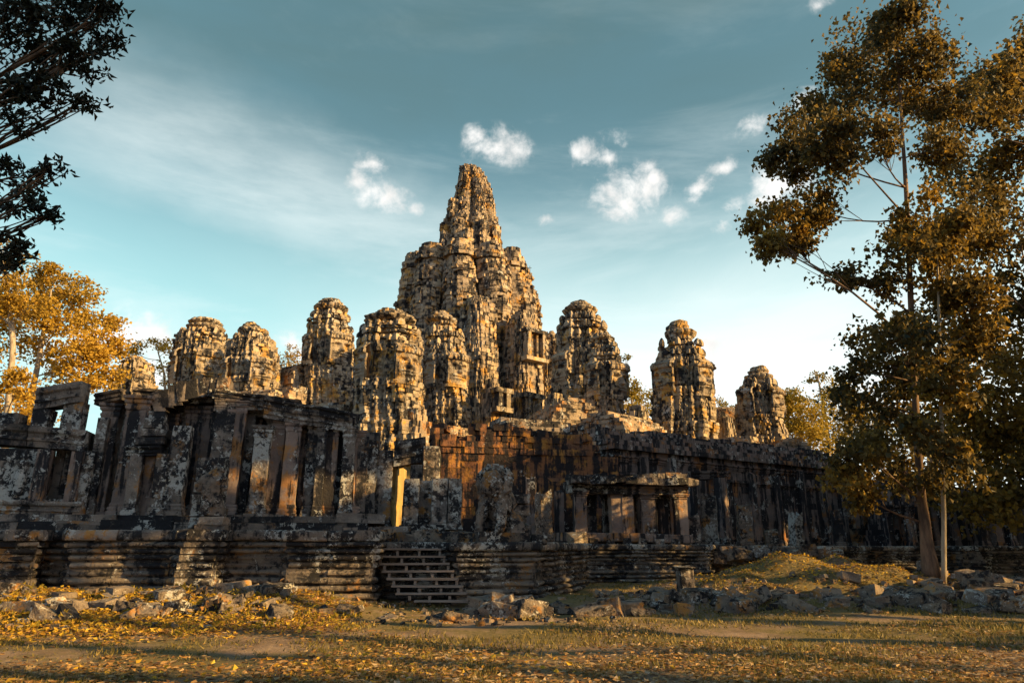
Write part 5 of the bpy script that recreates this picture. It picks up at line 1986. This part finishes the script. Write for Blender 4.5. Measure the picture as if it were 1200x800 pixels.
stack_rocks([(420 + 12 * k, 628 + random.uniform(-3, 3), 21.2, random.uniform(.3, .5)) for k in range(10)] + [(540 + 10 * k, 634 + random.uniform(-4, 2), 20.6, random.uniform(.25, .45)) for k in range(10)], 'loose stone lying on the edge of the platform above the stairs', 'loose stones on the platform edge')


def rubble():
    mb = MB()
    for (pa, pb, Ya, Yb, n, sz) in ((0, 350, 14, 18.4, 240, .09), (350, 720, 15.5, 19.5, 160, .08), (700, 1230, 18.2, 23, 380, .11), (960, 1230, 26.5, 32, 200, .16), (1090, 1230, 22, 26, 90, .16)):
        for _ in range(n):
            x, y = rg(pa, pb, Ya, Yb)(0)
            q = sz * random.uniform(.5, 1.7)
            mb.block((x, y, float(gz(x, y)) + q * .2), (q * random.uniform(.8, 1.7), q, q * random.uniform(.5, 1)), random.uniform(0, 6), random.gauss(0, .25), q * .16)
    tag(mb.build('rubble', M['rock']), 'small broken stone chips scattered between the fallen blocks', 'rubble', None, 'stuff')


rubble()


# ------------------------------------------------------------------ grass and fallen leaves
def scatter():
    mb = MB()
    n = 90000
    Y = 7.5 + 19 * RS.uniform(0, 1, n) ** 1.35
    X = RS.uniform(-.85, .85, n) * Y
    dens = np.array([mn.noise(Vector((x * .35, y * .5, 1))) + .6 * mn.noise(Vector((x * 1.4, y * 1.4, 5))) for x, y in zip(X, Y)])
    path = np.exp(-((X + 1.6 - (Y - 14) * .0) / 2.0) ** 2) * np.clip((Y - 13) / 3, 0, 1)
    kp = dens - path * .9 > -.12 + RS.normal(size=n) * .12
    X, Y, dn = X[kp], Y[kp], dens[kp]
    Z = gz(X, Y)
    m = len(X)
    h = (.05 + .05 * np.clip(dn + .2, 0, 1)) * RS.uniform(.5, 1.4, m)
    a = RS.uniform(0, 6.28, m)
    w = .010 * (Y / 9)
    b0 = np.stack([X + np.cos(a) * w, Y + np.sin(a) * w, Z], 1)
    b1 = np.stack([X - np.cos(a) * w, Y - np.sin(a) * w, Z], 1)
    tp = np.stack([X + RS.normal(size=m) * .04, Y + RS.normal(size=m) * .04, Z + h], 1)
    V = np.stack([b0, b1, tp], 1).reshape(-1, 3)
    mb.v = list(map(tuple, V.tolist()))
    mb.f = list(map(tuple, np.arange(m * 3).reshape(-1, 3).tolist()))
    mb.t = np.clip(.5 + RS.normal(size=m) * .25, 0, 1).tolist()
    tag(mb.build('grass', M['grass']), 'short thin dry grass over the court', 'grass', None, 'stuff')
    mb = MB()
    n = 46000
    Y = 7.8 + 18.5 * RS.uniform(0, 1, n) ** 1.6
    X = RS.uniform(-.85, .85, n) * Y
    dens = np.array([mn.noise(Vector((x * .3, y * .55, 11))) + .5 * mn.noise(Vector((x * 1.1, y * 1.6, 15))) for x, y in zip(X, Y)])
    near = np.clip((11.8 - Y) / 2.2, -.35, 1) * np.clip((X + 5) / 5, .3, 1.15)
    bank = np.exp(-((X + 9) / 4.5) ** 2 - ((Y - 14.5) / 2.6) ** 2) * .7
    mound = bump2(X, Y, 9.6, 24.6, 4, 3.2) * .8
    kp = dens + near * .85 + bank + mound > .10 + RS.normal(size=n) * .22
    X, Y = X[kp], Y[kp]
    Z = gz(X, Y) + RS.uniform(.01, .07, len(X))
    t = np.clip(RS.uniform(0, 1, len(X)) * .75 + .25 * (X + 2 > 0) * RS.uniform(0, 1, len(X)), 0, 1)
    n2 = 5200
    a2, r2 = RS.uniform(0, 6.283, n2), np.sqrt(RS.uniform(0, 1, n2))
    X2, Y2 = 10.2 + np.cos(a2) * r2 * 5.4, 24.0 + np.sin(a2) * r2 * 3.2
    n3 = 12000
    X3, Y3 = RS.uniform(-15, -3.5, n3), RS.uniform(13.6, 18.2, n3)
    X, Y = np.concatenate([X, X2, X3]), np.concatenate([Y, Y2, Y3])
    Z = np.concatenate([Z, gz(X2, Y2) + .04, gz(X3, Y3) + .05])
    t = np.concatenate([t, RS.uniform(.1, .75, n2), RS.uniform(.1, .6, n3)])
    sun_patch = bump2(X, Y, -9.5, 15.6, 5.5, 2.6) + .22 * bump2(X, Y, -2.5, 10, 2.5, 1.2) + .8 * bump2(X, Y, 10.2, 24.4, 5, 2.4)  # spots where the leaf colour carries painted sunlight
    isg = RS.uniform(0, 1, len(X)) < sun_patch * .75
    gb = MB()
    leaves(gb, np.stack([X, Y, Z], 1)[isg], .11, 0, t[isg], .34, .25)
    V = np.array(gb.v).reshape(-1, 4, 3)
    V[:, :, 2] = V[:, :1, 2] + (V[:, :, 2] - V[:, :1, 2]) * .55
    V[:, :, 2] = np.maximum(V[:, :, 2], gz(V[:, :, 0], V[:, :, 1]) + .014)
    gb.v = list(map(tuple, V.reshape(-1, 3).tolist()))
    tag(gb.build('sunlit_yellow_leaves', M['sunlit_litter']), 'yellow fallen leaves, sunlight put into their colour, heaped on the left bank and the right mound', 'fallen leaves', None, 'stuff')
    X, Y, Z, t = X[~isg], Y[~isg], Z[~isg], t[~isg]
    leaves(mb, np.stack([X, Y, Z], 1), .105, 0, t, .33, .22)
    # lay them flat: squash heights towards the ground
    V = np.array(mb.v).reshape(-1, 4, 3)
    V[:, :, 2] = V[:, :1, 2] + (V[:, :, 2] - V[:, :1, 2]) * .32
    zf = gz(V[:, :, 0], V[:, :, 1]) + .012
    V[:, :, 2] = np.maximum(V[:, :, 2], zf)
    mb.v = list(map(tuple, V.reshape(-1, 3).tolist()))
    wb = MB()
    n4 = 120
    for q in range(n4):
        xk, yk = random.uniform(-15.5, -3.2), random.uniform(13.2, 18.0)
        hh = random.uniform(.05, .22)
        m4 = random.randint(10, 26)
        pts = np.stack([RS.normal(size=m4) * .14 + xk, RS.normal(size=m4) * .12 + yk, float(gz(xk, yk)) + RS.uniform(0, hh, m4)], 1)
        leaves(wb, pts, .10, -.35, np.clip(random.uniform(.4, 1.0) + RS.normal(size=m4) * .15, 0, 1), .22, .15)
    tag(wb.build('weeds', M['leaf_green']), 'low yellow-green weeds over the left bank', 'weeds', None, 'stuff')
    tag(mb.build('fallen_leaves', M['litter']), 'dry tan and orange leaves strewn over the grass', 'fallen leaves', None, 'stuff')


scatter()
